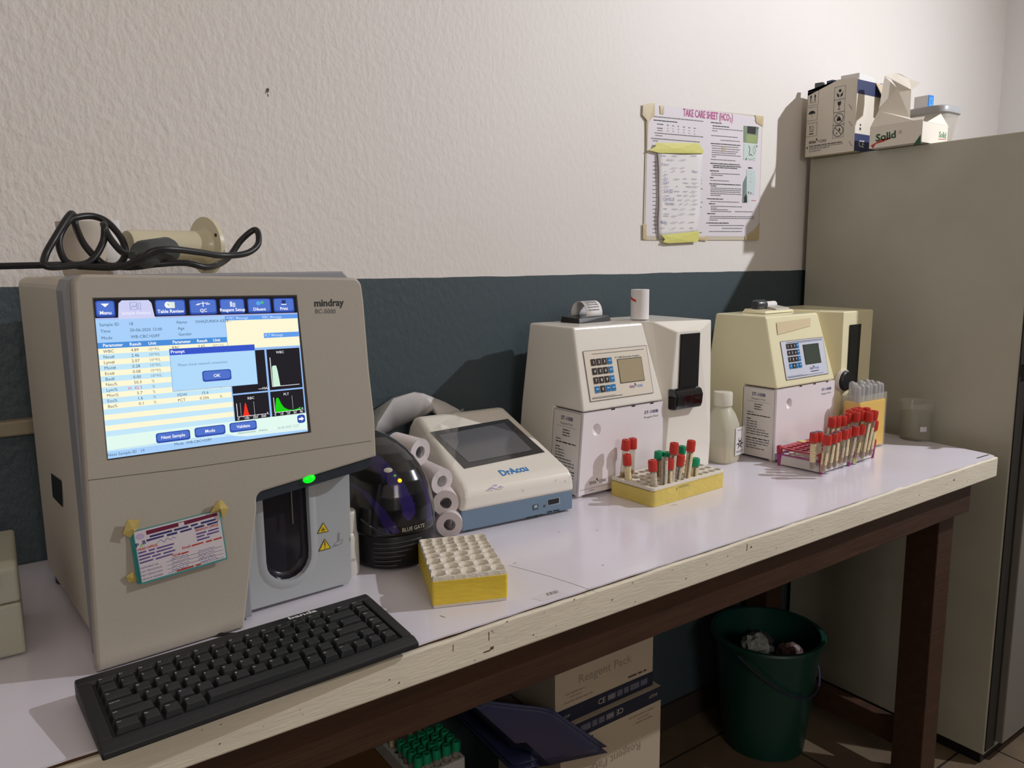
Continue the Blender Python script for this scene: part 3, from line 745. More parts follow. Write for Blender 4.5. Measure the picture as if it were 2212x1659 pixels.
ck.poly(circ(.07, .12, .05, 10, .06), mat('pale_purple_crest', (190, 170, 205), .5)); ck.poly([(.05, .30), (.075, .24), (.085, .31)], mat('green_crest', (150, 190, 110), .5))
ck.text('HEAD OFFICE', .02, .375, .045, REDINK, .22, .03); ck.text('BRANCH OFFICE', .68, .30, .045, REDINK, .27, .03)
for k in range(4): ck.words(.02, .40 + k * .062, .40, .034, PUR, rc_)
for k in range(3): ck.words(.68, .335 + k * .06, .27 - .08 * (k == 2), .034, PUR, rc_)
ck.text('Email:', .50, .565, .05, REDINK, .10, .02); ck.words(.61, .53, .36, .034, REDINK, rc_); ck.text('FROM', .38, .66, .045, REDINK, .09, .02); ck.words(.48, .625, .13, .034, REDINK, rc_)
for k, t in enumerate(('INSTRUMENT NO.', 'LAST SERVICE DATE:', 'NEXT SERVICE DATE:', 'SERVICE BY ENGINEER:')):
    y = .72 + k * .072; ck.text(t, .02, y, .034, PUR, .20 + .03 * (k > 0)); ck.path([(.30, y - .002), (.96, y - .002 - .0)], .006, BLACK)
    for q in range(2): ck.scrawl(.33 + q * .3 + rc_.uniform(0, .05), y - .055, .2, .05, mat('pen_ink', (70, 74, 150), .5), rc_, pen=.006)
ck.scrawl(.24, .26, .22, .09, mat('pen_ink', (70, 74, 150), .5), rc_, pen=.006)
ck.words(.40, .925, .28, .034, REDINK, rc_)
m2.build('front_sheet', card)
def tape(face, pts, parent, lift=.0014, m=TAPE, wav=.0012, name='tape', rnd=random.Random(9)):
    mb = MB(); P = [face.px(*p) for p in pts]; c = (sum(p[0] for p in P) / len(P), sum(p[1] for p in P) / len(P))
    n = len(P); vs = [face.at(c[0], c[1], lift + wav)] + [face.at(p[0], p[1], lift + rnd.uniform(0, wav)) for p in P]
    mb.add(vs, [(0, 1 + i, 1 + (i + 1) % n) for i in range(n)], m, False)
    return mb.build(name, parent, solid=.0003)
def zpx(ox, oy, k, pts): return [(ox + a / k, oy + b / k) for a, b in pts]
OCT = mat('old_masking_tape', (190, 168, 96), 0.5, bump=0.2, bscale=90)
tape(cf, zpx(240, 1060, 7.54, [(250, 455), (455, 455), (425, 590), (360, 640), (300, 750), (170, 690)]), card, .0036, OCT, .003)
tape(cf, zpx(240, 1060, 7.54, [(1720, 135), (1790, 145), (1885, 270), (1800, 440), (1760, 330), (1590, 350), (1650, 230)]), card, .0036, OCT, .004)
tape(cf, zpx(240, 1060, 7.54, [(235, 1390), (330, 1310), (420, 1400), (400, 1480), (280, 1490)]), card, .0006, OCT, .002)
tape(cf, zpx(240, 1060, 7.54, [(1640, 1080), (1760, 1070), (1740, 1140), (1660, 1150)]), card, .0006, OCT, .001)

# ---- things lying on top of the analyser
ATZ = T + .4405
cable = thing('power_cable', AM @ Vector((.15, .2, .44)), 0, 'thick black power cable coiled on top of the blood analyser', 'cable')
CB = mat('black_cable_rubber', (30, 30, 33), 0.38)
def at_y(u, v, y):
    d = px_ray(u, v); t = (y - CAM.y) / d.y; return CAM + d * t
def path_y(pts):
    out = []
    for u, v, y in pts:
        p = at_y(u, v, y); p.z = max(p.z, ATZ + .0045); out.append(p)
    return out
L1 = path_y([(-60, 577, 1.16), (0, 575, 1.15), (90, 573, 1.13), (180, 572, 1.10), (280, 577, 1.08), (335, 571, 1.07), (400, 568, 1.07), (450, 577, 1.08), (490, 560, 1.12), (520, 520, 1.13), (548, 497, 1.13), (558, 505, 1.12), (556, 530, 1.11), (530, 548, 1.10), (480, 552, 1.09), (430, 545, 1.07), (370, 538, 1.05), (330, 542, 1.045), (300, 562, 1.05), (250, 577, 1.07), (170, 575, 1.09)])
MB().tube(L1, .0043, CB, 10).build('cord', cable)
L2 = path_y([(170, 575, 1.09), (140, 562, 1.10), (127, 520, 1.11), (145, 480, 1.12), (165, 470, 1.13), (200, 467, 1.14), (232, 480, 1.14), (262, 515, 1.13), (271, 548, 1.12), (255, 572, 1.11), (228, 572, 1.10), (205, 555, 1.10), (180, 525, 1.11), (164, 490, 1.13), (157, 463, 1.13), (146, 470, 1.12), (118, 515, 1.10), (98, 552, 1.09), (100, 575, 1.08), (150, 574, 1.085), (195, 565, 1.09), (222, 525, 1.10), (226, 492, 1.10), (224, 486, 1.11), (236, 512, 1.10), (262, 543, 1.09), (285, 552, 1.07), (310, 556, 1.06)])
MB().tube(L2, .0043, CB, 10).build('coil', cable)
pa, pb = at_y(296, 552, 1.06), at_y(368, 540, 1.10)
d_ = (pb - pa).normalized(); pm = MB(Matrix.Translation(pa) @ d_.to_track_quat('Z', 'X').to_matrix().to_4x4())
Lp = (pb - pa).length
pm.lathe([(.0001, -.008), (.006, -.008), (.009, 0), (.0155, .006), (.0175, .012), (.0175, Lp - .006), (.0150, Lp), (.0001, Lp)], mat('plug_grey_rubber', (62, 66, 66), .5), 20)
pm.build('plug', cable, label='dark grey moulded cable plug')
# cream plastic reel
va = at_y(445, 522, 1.17); axis = Vector((.938, .316, 0)).normalized()
REEL = mat('cream_plastic', (214, 206, 178), 0.35, coat=.2)
fc_ = Vector((va.x, va.y, ATZ + .0405)); reel = thing('plastic_reel', (fc_.x, fc_.y, ATZ), 0, 'cream plastic reel with a round flange, lying on top of the blood analyser', 'reel')
mR = Matrix.Translation(fc_) @ axis.to_track_quat('Z', 'Y').to_matrix().to_4x4()
rl = MB(mR); rl.lathe([(.0001, -.115), (.018, -.115), (.0195, -.11), (.0205, -.012), (.026, -.004), (.0405, -.003), (.0405, .003), (.0001, .003)], REEL, 40)
rl.lathe([(.0001, .003), (.012, .003), (.012, .02), (.0001, .02)], REEL, 20)
rl.build('spool', reel)
for a in (.6, 2.7, 4.8):
    hm = MB(mR); hm.lathe([(.0001, 0), (.0026, 0), (.0026, .0008), (.0001, .0008)], DARKPL, 10, M=Matrix.Translation((.033 * math.cos(a), .033 * math.sin(a), -.0040)))
    hm.build('screw_hole', reel)
# curl of white paper with a grey tube behind the cable
cp = at_y(178, 520, 1.24); cup = thing('paper_cup', (cp.x, cp.y, ATZ), 0, 'pale paper cup standing behind the coiled black cable', 'cup')
MB(Matrix.Translation((cp.x, cp.y, ATZ))).lathe([(.0001, 0), (.026, 0), (.0275, .004), (.0315, .074), (.030, .074), (.026, .006), (.0001, .005)], mat('cup_paper', (196, 186, 174), .6), 28).build('cup_wall', cup)
pp = MB(); q0 = at_y(205, 572, 1.27); q1 = at_y(256, 572, 1.27); secs = []
zt0 = at_y(205, 478, 1.27).z; zt1 = at_y(262, 475, 1.27).z
for k in range(9):
    t = k / 8; p = q0.lerp(q1, t); off = .006 * math.sin(PI * t); zt = zt0 + (zt1 - zt0) * t
    secs.append([(p.x + .002 * t * 0, p.y - off, ATZ), (p.x + .004 * t, p.y - off, (ATZ + zt) / 2), (p.x + .006 * t, p.y - off * .3, zt)])
pp.loft(secs, PAPER, True, False, closed=False)
pp.build('paper_sheet', None, solid=.0004, loc=(q0.x, q0.y, ATZ), label='small curved white paper standing on the analyser, right of the paper cup', cat='paper')

# ================================================================== KEYBOARD
kb = thing('keyboard', (.225, .82, T), 2.8, 'compact black keyboard lying in front of the blood analyser', 'keyboard')
KW, KD = .338, .136
kx, ky = .066, .747
KM = mloc((kx, ky, T), 2.8)
KBM = mat('black_keyboard_plastic', (34, 34, 36), 0.5, bump=0.05, bscale=400)
KEYM = mat('black_key_plastic', (40, 41, 43), 0.42)
def kz(y): return .0125 + (y / KD) * .0125
k_ = MB(KM); prof = [(0, .004), (.001, .011), (.010, .0145), (.017, .0150), (.0175, .0115), (KD - .018, .0225), (KD - .0175, .0265), (KD - .004, .0265), (KD, .022), (KD, .004)]
k_.prism(prof, 0, KW, KBM, axis='x')
k_.prism([(.0175, .0110), (.0175, .0152), (KD - .0175, .0262), (KD - .0175, .0222)], 0, .013, KBM, axis='x')
k_.prism([(.0175, .0110), (.0175, .0152), (KD - .0175, .0262), (KD - .0175, .0222)], KW - .013, KW, KBM, axis='x')
k_.build('case', kb, bevel=.0018)
for x in (.03, KW - .03): MB(KM).box(x - .008, x + .008, KD - .02, KD - .012, 0, .006, DARKPL).build('foot', kb); MB(KM).box(x - .008, x + .008, .01, .018, 0, .0042, DARKPL).build('foot', kb)
U0x, U0y = .0155, .0195; uw = (KW - 2 * U0x) / 16.0; rh = (KD - .018 - .002 - U0y) / 5.75
lg = MB(); FK0 = KM @ Vector((0, 0, 0))
slope = math.atan((.0222 - .0115) / (KD - .018 - .0175))
def key(x, y, w_, d_, leg=None, h=.0085):
    zb = .0108 + (y - .0175) * math.tan(slope)
    M_ = KM @ Matrix.Translation((x, y, zb)) @ Matrix.Rotation(slope, 4, 'X')
    g = .0006; t = .0024
    mb = MB(M_)
    v = [(g, g, 0), (w_ - g, g, 0), (w_ - g, d_ - g, 0), (g, d_ - g, 0), (g + t, g + t * 1.1, h), (w_ - g - t, g + t * 1.1, h), (w_ - g - t, d_ - g - t * .6, h), (g + t, d_ - g - t * .6, h)]
    mb.add(v, [(3, 2, 1, 0), (4, 5, 6, 7), (0, 1, 5, 4), (1, 2, 6, 5), (2, 3, 7, 6), (3, 0, 4, 7)], KEYM)
    mb.build('key', kb, bevel=.0009, seg=2)
    if leg:
        f = Face(M_ @ Vector((0, 0, h)), (M_.to_3x3() @ Vector((1, 0, 0))), (M_.to_3x3() @ Vector((0, 1, 0))))
        i_ = Ink(lg, f, .0002); hh = .0023 if len(leg) < 3 else .0016
        i_.text(leg, g + t + .001, d_ - g - t - .001 - hh, hh, WHITEINK)
R0 = [('Esc', 1)] + [('F%d' % i, 1) for i in range(1, 13)] + [('Prt', 1), ('Num', 1)]
R1 = [('`', 1)] + [(c, 1) for c in '1234567890'] + [('-', 1), ('=', 1), ('<-', 1.98)]
R2 = [('Tab', 1.5)] + [(c, 1) for c in 'QWERTYUIOP'] + [('[', 1), (']', 1), ('|', 1.48)]
R3 = [('Caps Lock', 1.8)] + [(c, 1) for c in 'ASDFGHJKL'] + [(';', 1), ("'", 1), ('Enter', 2.18)]
R4 = [('Shift', 2.2)] + [(c, 1) for c in 'ZXCVBNM'] + [(',', 1), ('.', 1), ('/', 1), ('Shift', 1.78), ('^', 1)]
R5 = [('Ctrl', 1.3), ('Fn', 1), ('Win', 1), ('Alt', 1.2), (None, 5.6), ('Alt', 1), ('Fn', 1), ('Ctrl', 1), ('<', 1), ('v', .9)]
RC = ['Pause', 'Home', 'PgUp', 'PgDn', 'End', '>']
y = U0y
for ri, row in enumerate((R5, R4, R3, R2, R1, R0)):
    d_ = rh * (.75 if ri == 5 else 1); tot = sum(q[1] for q in row); sc_ = 14.95 / tot; x = U0x
    for t_, w_ in row:
        key(x, y, w_ * uw * sc_, d_, t_); x += w_ * uw * sc_
    key(x + .001, y, uw - .001, d_, RC[5 - ri]); y += d_
FKT = Face(KM @ Vector((0, KD - .0175, .02652)), KM.to_3x3() @ Vector((1, 0, 0)), KM.to_3x3() @ Vector((0, 1, 0)))
Ink(lg, FKT, .0001).text('banda', KW - .108, .0045, .0068, WHITEINK, width=.036, bold=.03)
lg.build('key_legends', kb, label='small white legends printed on the keys')
kc = thing('keyboard_cable', (.25, .95, T), 0, 'thin black cable on the bench between keyboard and analyser', 'cable')
MB().tube([P_ for P_ in [(.375 * 0 + .285, .893, T + .010), (.275, .908, T + .0035), (.25, .925, T + .0025), (.22, .945, T + .0025), (.16, .99, T + .0025)]], .0021, CB, 8).build('cord', kc)

# ================================================================== ELECTROLYTE ANALYSERS (two of the same machine)
def senso_logo(ik, x, y, w_, ca, cb, ang=0.0):
    """two-word maker's mark with a small bird between the words"""
    h = w_ * .13; ca_, sa_ = math.cos(ang), math.sin(ang)
    def R(a, b): return (x + a * ca_ - b * sa_, y + a * sa_ + b * ca_)
    p = R(0, 0); ik.text('SENSA', p[0], p[1], h, ca, width=w_ * .42, ang=ang, bold=.02)
    p = R(w_ * .58, 0); ik.text('CORE', p[0], p[1], h, cb, width=w_ * .42, ang=ang, bold=.02)
    ik.poly([R(w_ * a, w_ * b) for a, b in ((.40, .20), (.44, .26), (.47, .20), (.56, .05), (.52, .08), (.45, .13))], BLACK)
def electrolyte(name, ox, oy, yaw, shell, label, lcd, panelc, old):
    root = thing(name, (ox, oy, T), yaw, label, 'analyser')
    M_ = mloc((ox, oy, T), yaw); R3 = M_.to_3x3()
    def fc(o, u, v): return Face(M_ @ Vector(o), R3 @ Vector(u), R3 @ Vector(v))
    rn = random.Random(int(ox * 100))
    SH = mat('shell_' + name + ('_cream' if old else '_white'), shell, 0.28, coat=.35)
    PK = mat('reagent_pack_white', (240, 232, 236), 0.33, coat=.2)
    # housing: sloping front, tapering towards the top
    PR = [(.000, .169), (.038, .329), (.178, .3305), (.200, .16), (.204, .006), (.0885, .006), (.0885, .169)]
    TS, TT = (.0, .002) if old else (.0138, .0195)      # inward lean of the left side at the seam and at the top
    def tx(x, z):
        if x > .1: return x - .026 * max(0, z - .169) / .16
        return x + (TS * z / .169 if z < .169 else TS + (TT - TS) * (z - .169) / .16)
    n = len(PR); hb = MB(M_)
    vs = [(tx(0, z), y, z) for y, z in PR] + [(tx(.232, z), y, z) for y, z in PR]
    hb.add(vs, [tuple(range(n))[::-1], tuple(range(n, 2 * n))] + [(i, (i + 1) % n, n + (i + 1) % n, n + i) for i in range(n)], SH)
    hb.build('housing', root, bevel=.0045, seg=3)
    # right hand tower with its chamfered front
    tw = MB(M_)
    if not old:
        P = [(.2325, .20, .006), (.388, .20, .006), (.2325, .20, .329), (.393, .195, .329), (.2325, .058, .329), (.2385, .040, .329), (.393, .016, .327),
             (.2685, .0, .3085), (.337, .0, .3085), (.2685, .0, .180), (.242, .0, .070), (.240, .004, .006), (.384, .004, .006), (.384, .002, .060), (.2325, .045, .006), (.337, .0, .180)]
    else:
        P = [(.2325, .20, .006), (.388, .20, .006), (.2325, .20, .334), (.392, .195, .334), (.2325, .050, .331), (.262, .004, .330), (.392, .002, .330),
             (.258, .000, .006), (.388, .002, .006), (.2325, .045, .006)]
    tw.hull(P, SH); tw.build('tower', root, bevel=.003, seg=3)
    # reagent pack with thumb dimple
    pk = MB(M_); dx, dz, dr = .0475, .131, .0112
    v_, f_ = plate([(tx(.001, .006), .006), (.2305, .006), (.2305, .1665), (tx(.001, .1665), .1665)], [circ(dx, dz, dr, 24, dr * 1.12)], .0112)
    pk.mesh((v_, f_), PK, M=Matrix.Translation((0, .0047, 0)) @ Matrix.Rotation(PI / 2, 4, 'X'))
    rings = []
    for k in range(7):
        a = PI / 2 * k / 6; q = math.cos(a); rings.append([(x, -.0008 + .007 * math.sin(a), z) for x, z in circ(dx, dz, dr * max(q, .02), 24, dr * 1.12 * max(q, .02))])
    pk.loft(rings, PK, True, False)
    q0 = [(tx(.001, .006), .006), (.2305, .006), (.2305, .1665), (tx(.001, .1665), .1665)]
    pk.prism(q0, .0098, .0875, PK, axis='y')
    FF = fc((0, -.0009, 0), (1, 0, 0), (0, 0, 1)); ik = Ink(pk, FF, .0003)
    for a in (.085, .14, .192): ik.rect(a, .1655, a + .010, .168, DARKPL)
    ik.text('ST-100B', .176, .1465, .0062, NAVYINK, width=.040, bold=.02); ik.text('Reagent Pack', .176, .1375, .0042, GREYINK, width=.040)
    if not old:
        senso_logo(ik, .029, .024, .044, GREYINK, GREYINK)
        ik.line((.005, .0165), (.225, .0165), .0006, GREYINK); ik.rect(.029, .012, .042, .0128, DARKPL)
    pk.build('reagent_pack', root)
    # printed label on the left side of the pack
    FL = fc((0, .088, 0), (0, -1, 0), (TS, 0, .169)); sl_ = MB(); ik = Ink(sl_, FL, .0006)
    ik.rect(.0005, .006, .0835, .166, mat('side_label_paper', (232, 226, 220), .45)); ik.up(.0002)
    ik.path([(.0005, .01), (.0005, .1655), (.0835, .1655)], .0008, GREYINK)
    ik.text('ST-100B', .042, .1475, .0072, NAVYINK, align='c', width=.036, bold=.025); ik.text('Reagent Pack', .042, .1385, .0045, GREYINK, align='c', width=.038)
    ik.line((.012, .134), (.072, .134), .0005, GREYINK)
    for k in range(3): ik.words(.031, .1265 - k * .0055, .022, .0028, GREYINK, rn)
    y = .107
    for k in range(16):
        wd = (.018, .062, 0, .014, .028, .028, .028, .05, .06, .06, .0, .062, .062, .06, .03, .05)[k]
        if wd: ik.words(.012, y, wd, .0024, BLACK if k in (1, 3, 11) else GREYINK, rn)
        y -= .0058 if wd else .004
    sl_.build('side_label', root)
    # control panel on the slope
    s0, s1 = Vector((0, .000, .169)), Vector((0, .038, .329)); sv = (s1 - s0).normalized()
    FP = fc(s0, (1, 0, 0), sv); L = (s1 - s0).length
    cp_ = MB(); ik = Ink(cp_, FP, .0014)
    px0, px1, pz0, pz1 = .0355, .2045, .019, .116
    if old: px0, px1, pz0, pz1 = .040, .2065, .017, .104
    PM = mat('panel_film_' + ('blue' if old else 'cream'), panelc, .25, coat=.5)
    ik.rect(px0 - .0012, pz0 - .0012, px1 + .0012, pz1 + .0012, mat('panel_outline', (104, 98, 92), .5)); ik.up(); ik.rect(px0, pz0, px1, pz1, PM); ik.up()
    ik.rect(px0 + .004, pz0 + .0035, px1 - .085, pz0 + .0048, BLACK); ik.rect(px0 + .004, pz0 + .006, px0 + .065, pz0 + .0068, NAVYINK)
    if old:
        ik.rect(px0 + .06, pz0 + .0035, px1 - .02, pz0 + .0044, BLACK); ik.rect(px0 + .02, pz1 - .004, px1 - .004, pz1 - .0028, BLACK); ik.rect(px0 + .06, pz1 - .0065, px1 - .004, pz1 - .0056, NAVYINK)
    else: ik.rect(px0 + .02, pz1 - .007, px1 - .008, pz1 - .006, BLACK)
    ik.text('ST-100B Electrolyte Analyzer', px0 + (.078 if not old else .082), pz1 - (.0195 if not old else .0165), .0036, BLACK, width=.068 if not old else .066, bold=.02)
    cp_.build('control_panel', root)
    kx0, kz0 = (px0 + .0145, pz0 + .068) if not old else (px0 + .018, pz0 + .069)
    kw, kh, gx, gz = (.0112, .0128, .0142, .0178) if not old else (.0100, .0118, .0122, .0152)
    KB_, KBL = mat('keypad_dark', (58, 48, 46), .3, coat=.3), mat('keypad_blue', (40, 124, 186), .3, coat=.3)
    for r in range(4):
        for c in range(4):
            blue = c == 3 or (r == 3 and c != 1)
            x = kx0 + c * gx; z = kz0 - r * gz; kb_ = MB()
            mm = KBL if blue else KB_
            q = [(x, z), (x + kw, z), (x + kw, z + kh), (x, z + kh)]
            kb_.add([FP.at(a, b_, .0018) for a, b_ in q] + [FP.at(a, b_, .0030) for a, b_ in q], [(3, 2, 1, 0), (4, 5, 6, 7), (0, 1, 5, 4), (1, 2, 6, 5), (2, 3, 7, 6), (3, 0, 4, 7)], mm)
            i2 = Ink(kb_, FP, .0033)
            if not blue: i2.text('123456789 0 '[r * 3 + c] if r < 3 else '0', x + kw / 2, z + kh * .28, kh * .45, WHITEINK, align='c', bold=.02)
            else: i2.rect(x + kw * .2, z + kh * .5, x + kw * .8, z + kh * .62, WHITEINK)
            kb_.build('keypad_key', root)
    lc = MB(); ik = Ink(lc, FP, .0022)
    lx0, lx1, lz0, lz1 = (px0 + .084, px0 + .149, pz0 + .028, pz0 + .0745) if not old else (px0 + .082, px0 + .143, pz0 + .029, pz0 + .0735)
    ik.rect(lx0 - .0012, lz0 - .0012, lx1 + .0012, lz1 + .0012, DARKPL); ik.up(.0002); ik.rect(lx0, lz0, lx1, lz1, mat('lcd_glass_' + ('dark' if old else 'tan'), lcd, .18, coat=.6))
    lc.build('display', root, label='unlit dark green display' if old else 'unlit tan display')
    lo = MB(); ik = Ink(lo, FP, .0022); senso_logo(ik, px0 + (.106 if not old else .095), pz0 + .0155, .036, mat('logo_purple', (140, 96, 160), .5), mat('logo_blue', (120, 150, 220), .5))
    if old: ik.words(px0 + .097, pz0 + .010, .032, .0018, NAVYINK, rn)
    lo.build('maker_lettering', root)
    if old:
        tp = MB(); ik = Ink(tp, FP, .0016); ik.poly([(.034, .121), (.165, .134), (.170, .153), (.036, .149)], mat('beige_tape_strip', (214, 196, 160), .55)); tp.build('tape_strip', root)
    # sample door slot and lever on the tower
    FT = fc((0, .0 if not old else .003, 0), (1, 0, 0), (0, 0, 1))
    st = MB(M_)
    if not old:
        v_, f_ = plate([(.2755, .187), (.3345, .187), (.3365, .3035), (.2785, .3035)], [], .0035, .0006); st.mesh((v_, f_), BLKGLOSS, M=Matrix.Translation((0, -.0012, 0)) @ Matrix.Rotation(PI / 2, 4, 'X'))
        st.build('sample_slot', root, label='glossy black sample slot')
        lv = MB(M_); pr = [(-.020, .156), (-.022, .176), (-.017, .187), (-.008, .1905), (.004, .190), (.004, .1465), (-.016, .147)]
        lv.prism(pr, .2485, .330, BLKGLOSS, axis='x'); lv.build('probe_lever', root, bevel=.003, seg=3, label='glossy black probe lever')
    else:
        v_, f_ = plate([(.285, .150), (.332, .150), (.336, .297), (.288, .297)], [], .003, .0006); st.mesh((v_, f_), mat('black_slot_matt', (20, 24, 22), .35), M=Matrix.Translation((0, .0010, 0)) @ Matrix.Rotation(PI / 2, 4, 'X'))
        st.build('sample_slot', root, label='black sample slot')
        kn = MB(M_ @ Matrix.Translation((.270, .003, .162)) @ Matrix.Rotation(PI / 2, 4, 'X'))
        kn.lathe([(.0235, 0), (.0235, .012), (.0215, .014), (.0001, .014)], DARKPL, 32); kn.build('knob', root, label='round black knob')
        kr = MB(M_ @ Matrix.Translation((.270, .003, .162)) @ Matrix.Rotation(PI / 2, 4, 'X')); kr.lathe([(.0243, -.002), (.0275, -.002), (.0275, .006), (.0243, .006), (.0243, -.002)], WHITEPL, 32); kr.build('knob_ring', root)
    for x, y in ((.012, .012), (.215, .012), (.02, .17), (.375, .17), (.37, .02)):
        MB(M_ @ Matrix.Translation((x, y, 0))).lathe([(.007, 0), (.008, .001), (.008, .0075)], SH, 14).build('foot', root)
    # printer on top
    Z0 = .3305
    if not old:
        PMt = M_ @ Matrix.Translation((.088, .100, Z0)) @ Matrix.Rotation(math.radians(9), 4, 'Z')
        tr_ = MB(PMt); tr_.hull([(x, y, z) for x, y, z in ((0, 0, 0), (.096, -.006, 0), (.096, .052, 0), (0, .052, 0), (.002, .003, .009), (.094, -.003, .011), (.094, .050, .014), (.002, .050, .012))], mat('black_printer_plastic', (34, 32, 34), .35, coat=.2))
        tr_.build('printer_cover', root, bevel=.001)
        pa_ = MB(PMt); ring = []
        for k in range(13):
            a = PI * (k / 12) * .92 - .1
            ring.append((.028 + .021 * -math.cos(a) * -1, 0, 0))
        secs = []
        for k in range(15):
            a = PI * k / 14; yy = .024 - .021 * math.cos(a) * 1.0; zz = .0115 + .031 * math.sin(a) ** .8
            secs.append([(.026, yy + .0, zz), (.078, yy + .0, zz)])
        pa_.loft(secs, PAPER, True, False, closed=False)
        pa_.build('printer_paper', root, solid=.0003)
        pi = MB()
        for k in range(5):
            a = PI * (.10 + .07 * k); yy = .024 - .021 * math.cos(a); zz = .0115 + .031 * math.sin(a) ** .8; a2 = a + .02
            p0 = PMt @ Vector((.034, yy - .0004, zz)); t_ = PMt.to_3x3() @ Vector((0, .021 * math.sin(a), .031 * math.cos(a)))
            Ink(pi, Face(p0, PMt.to_3x3() @ Vector((1, 0, 0)), t_), .0007).words(0, 0, .036, .0022, GREYINK, rn)
        pi.build('printout', root)
    else:
        PMt = M_ @ Matrix.Translation((.060, .080, Z0)) @ Matrix.Rotation(math.radians(3), 4, 'Z')
        tr_ = MB(PMt); tr_.hull([(0, 0, 0), (.125, 0, 0), (.125, .065, 0), (0, .065, 0), (.006, .004, .006), (.119, .004, .006), (.119, .06, .010), (.006, .06, .010)], SH); tr_.build('printer_base', root, bevel=.001)
        cv = MB(PMt); cv.hull([(.052, .004, .0062), (.112, .004, .0062), (.112, .055, .0085), (.052, .055, .0085), (.052, .008, .0105), (.110, .008, .0105), (.108, .050, .017), (.052, .050, .017)], mat('printer_cover_grey', (190, 186, 176), .4)); cv.build('printer_cover', root, bevel=.001)
        rr_ = MB(PMt @ Matrix.Translation((.016, .040, .018)) @ Matrix.Rotation(PI / 2, 4, 'Y')); rr_.lathe([(.0001, 0), (.010, 0), (.0125, .003), (.0125, .036), (.0001, .036)], mat('dark_grey_roller', (60, 62, 70), .35, coat=.3), 20); rr_.build('roller', root)
        wr = MB(PMt @ Matrix.Translation((.054, .046, .0165)) @ Matrix.Rotation(PI / 2, 4, 'Y')); wr.lathe([(.0001, 0), (.0085, 0), (.0085, .054), (.0001, .054)], PAPER, 20); wr.build('paper_roll', root)
    return root
st1 = electrolyte('electrolyte_analyser', .938, 1.108, 0.0, (238, 232, 222), 'white electrolyte analyser with a tan display, behind the yellow foam rack of tubes', (172, 158, 128), (232, 222, 206), False)
st2 = electrolyte('electrolyte_analyser', 1.469, 1.050, 1.0, (238, 230, 192), 'yellowed cream electrolyte analyser with a dark green display, behind the red tube rack', (66, 78, 70), (214, 218, 232), True)

# thermal paper roll standing on the white analyser
rl_p = (1.194, 1.205)
tr0 = thing('thermal_paper_roll', (rl_p[0], rl_p[1], T + .3312), 0, 'white thermal paper roll standing upright on top of the white electrolyte analyser', 'paper roll')
trm = MB(mloc((rl_p[0], rl_p[1], T + .3312))); trm.lathe([(.0060, .001), (.0060, .062), (.0070, .0635), (.0190, .0635), (.0195, .063), (.0195, 0), (.0060, 0), (.0060, .001)], PAPER, 36); trm.build('paper', tr0)
mk = MB(); cdir = (CAM - Vector((rl_p[0], rl_p[1], CAM.z))).normalized(); side = Vector((0, 0, 1)).cross(cdir)
secs = []
for k in range(7):
    a = -1.45 + k * .17; d = cdir * math.cos(a) + side * math.sin(a); z = T + .3312 + .044 - k * .0012
    secs.append([Vector((rl_p[0], rl_p[1], z)) + d * .0197, Vector((rl_p[0], rl_p[1], z + .005)) + d * .0197])
mk.loft(secs, mat('red_end_mark', (206, 58, 48), .6), True, False, closed=False); mk.build('red_mark', tr0)

# ================================================================== BLUE AND WHITE TABLETOP ANALYSER
DX, DY, DYAW = .652, 1.072, -4.0
da = thing('tabletop_analyser', (DX, DY, T), DYAW, 'low white and blue wedge-shaped analyser with a large dark tilted screen', 'analyser')
DM = mloc((DX, DY, T), DYAW); D3 = DM.to_3x3()
OW = mat('offwhite_shell', (236, 230, 220), .35, coat=.2)
def soft(mb_pts_prof, x0, x1, m, name, parent, M_, off, seg=4):
    mb = MB(M_); mb.prism(mb_pts_prof, x0, x1, m, axis='x'); return mb.build(name, parent, bevel=off, seg=seg, angle=20)
def dxi(z): return .030 * max(0, z - .040) / .12
_pr = [(.0, .038), (.0, .068), (.012, .080), (.226, .162), (.250, .158), (.262, .140), (.262, .038)]
_n = len(_pr); um = MB(DM)
um.add([(dxi(z), y, z) for y, z in _pr] + [(.236 - dxi(z) * .5, y, z) for y, z in _pr], [tuple(range(_n))[::-1], tuple(range(_n, 2 * _n))] + [(i, (i + 1) % _n, _n + (i + 1) % _n, _n + i) for i in range(_n)], OW)
um.build('upper_shell', da, bevel=.009, seg=4, angle=15)
soft([(.003, .004), (.003, .040), (.258, .040), (.258, .004)], .003, .233, mat('steel_blue_base', (112, 134, 156), .42), 'base', da, DM, .0025, 2)
sv = Vector((0, .214, .082)).normalized(); FD = Face(DM @ Vector((0, .012, .080)), D3 @ Vector((1, 0, 0)), D3 @ sv)
sc_ = MB(); ik = Ink(sc_, FD, .0006)
q = [FD.px(*p) for p in ((1003, 1013), (1177, 977), (1097, 905), (929, 934))]
ik.poly(q, mat('screen_black_glass', (40, 40, 44), .12, coat=.6)); ik.up(.0004)
c = (sum(p[0] for p in q) / 4, sum(p[1] for p in q) / 4); q2 = [FD.px(*p) for p in ((1013, 1000), (1150, 973), (1089, 914), (948, 941))]
ik.poly(q2, mat('screen_off_grey', (92, 92, 98), .16, coat=.6)); sc_.build('screen', da, label='switched-off dark grey screen')
ltm = MB(); ik = Ink(ltm, FD, .0004); DB = mat('logo_sky_blue', (52, 130, 200), .4)
ik.text_px('DrAccu', (1085, 1028), (1143, 1016), DB, bold=.035, kh=1.25); ltm.build('maker_lettering', da)
FDf = Face(DM @ Vector((0, .003, 0)), D3 @ Vector((1, 0, 0)), (0, 0, 1)); pt = MB(); ik = Ink(pt, FDf, .0004)
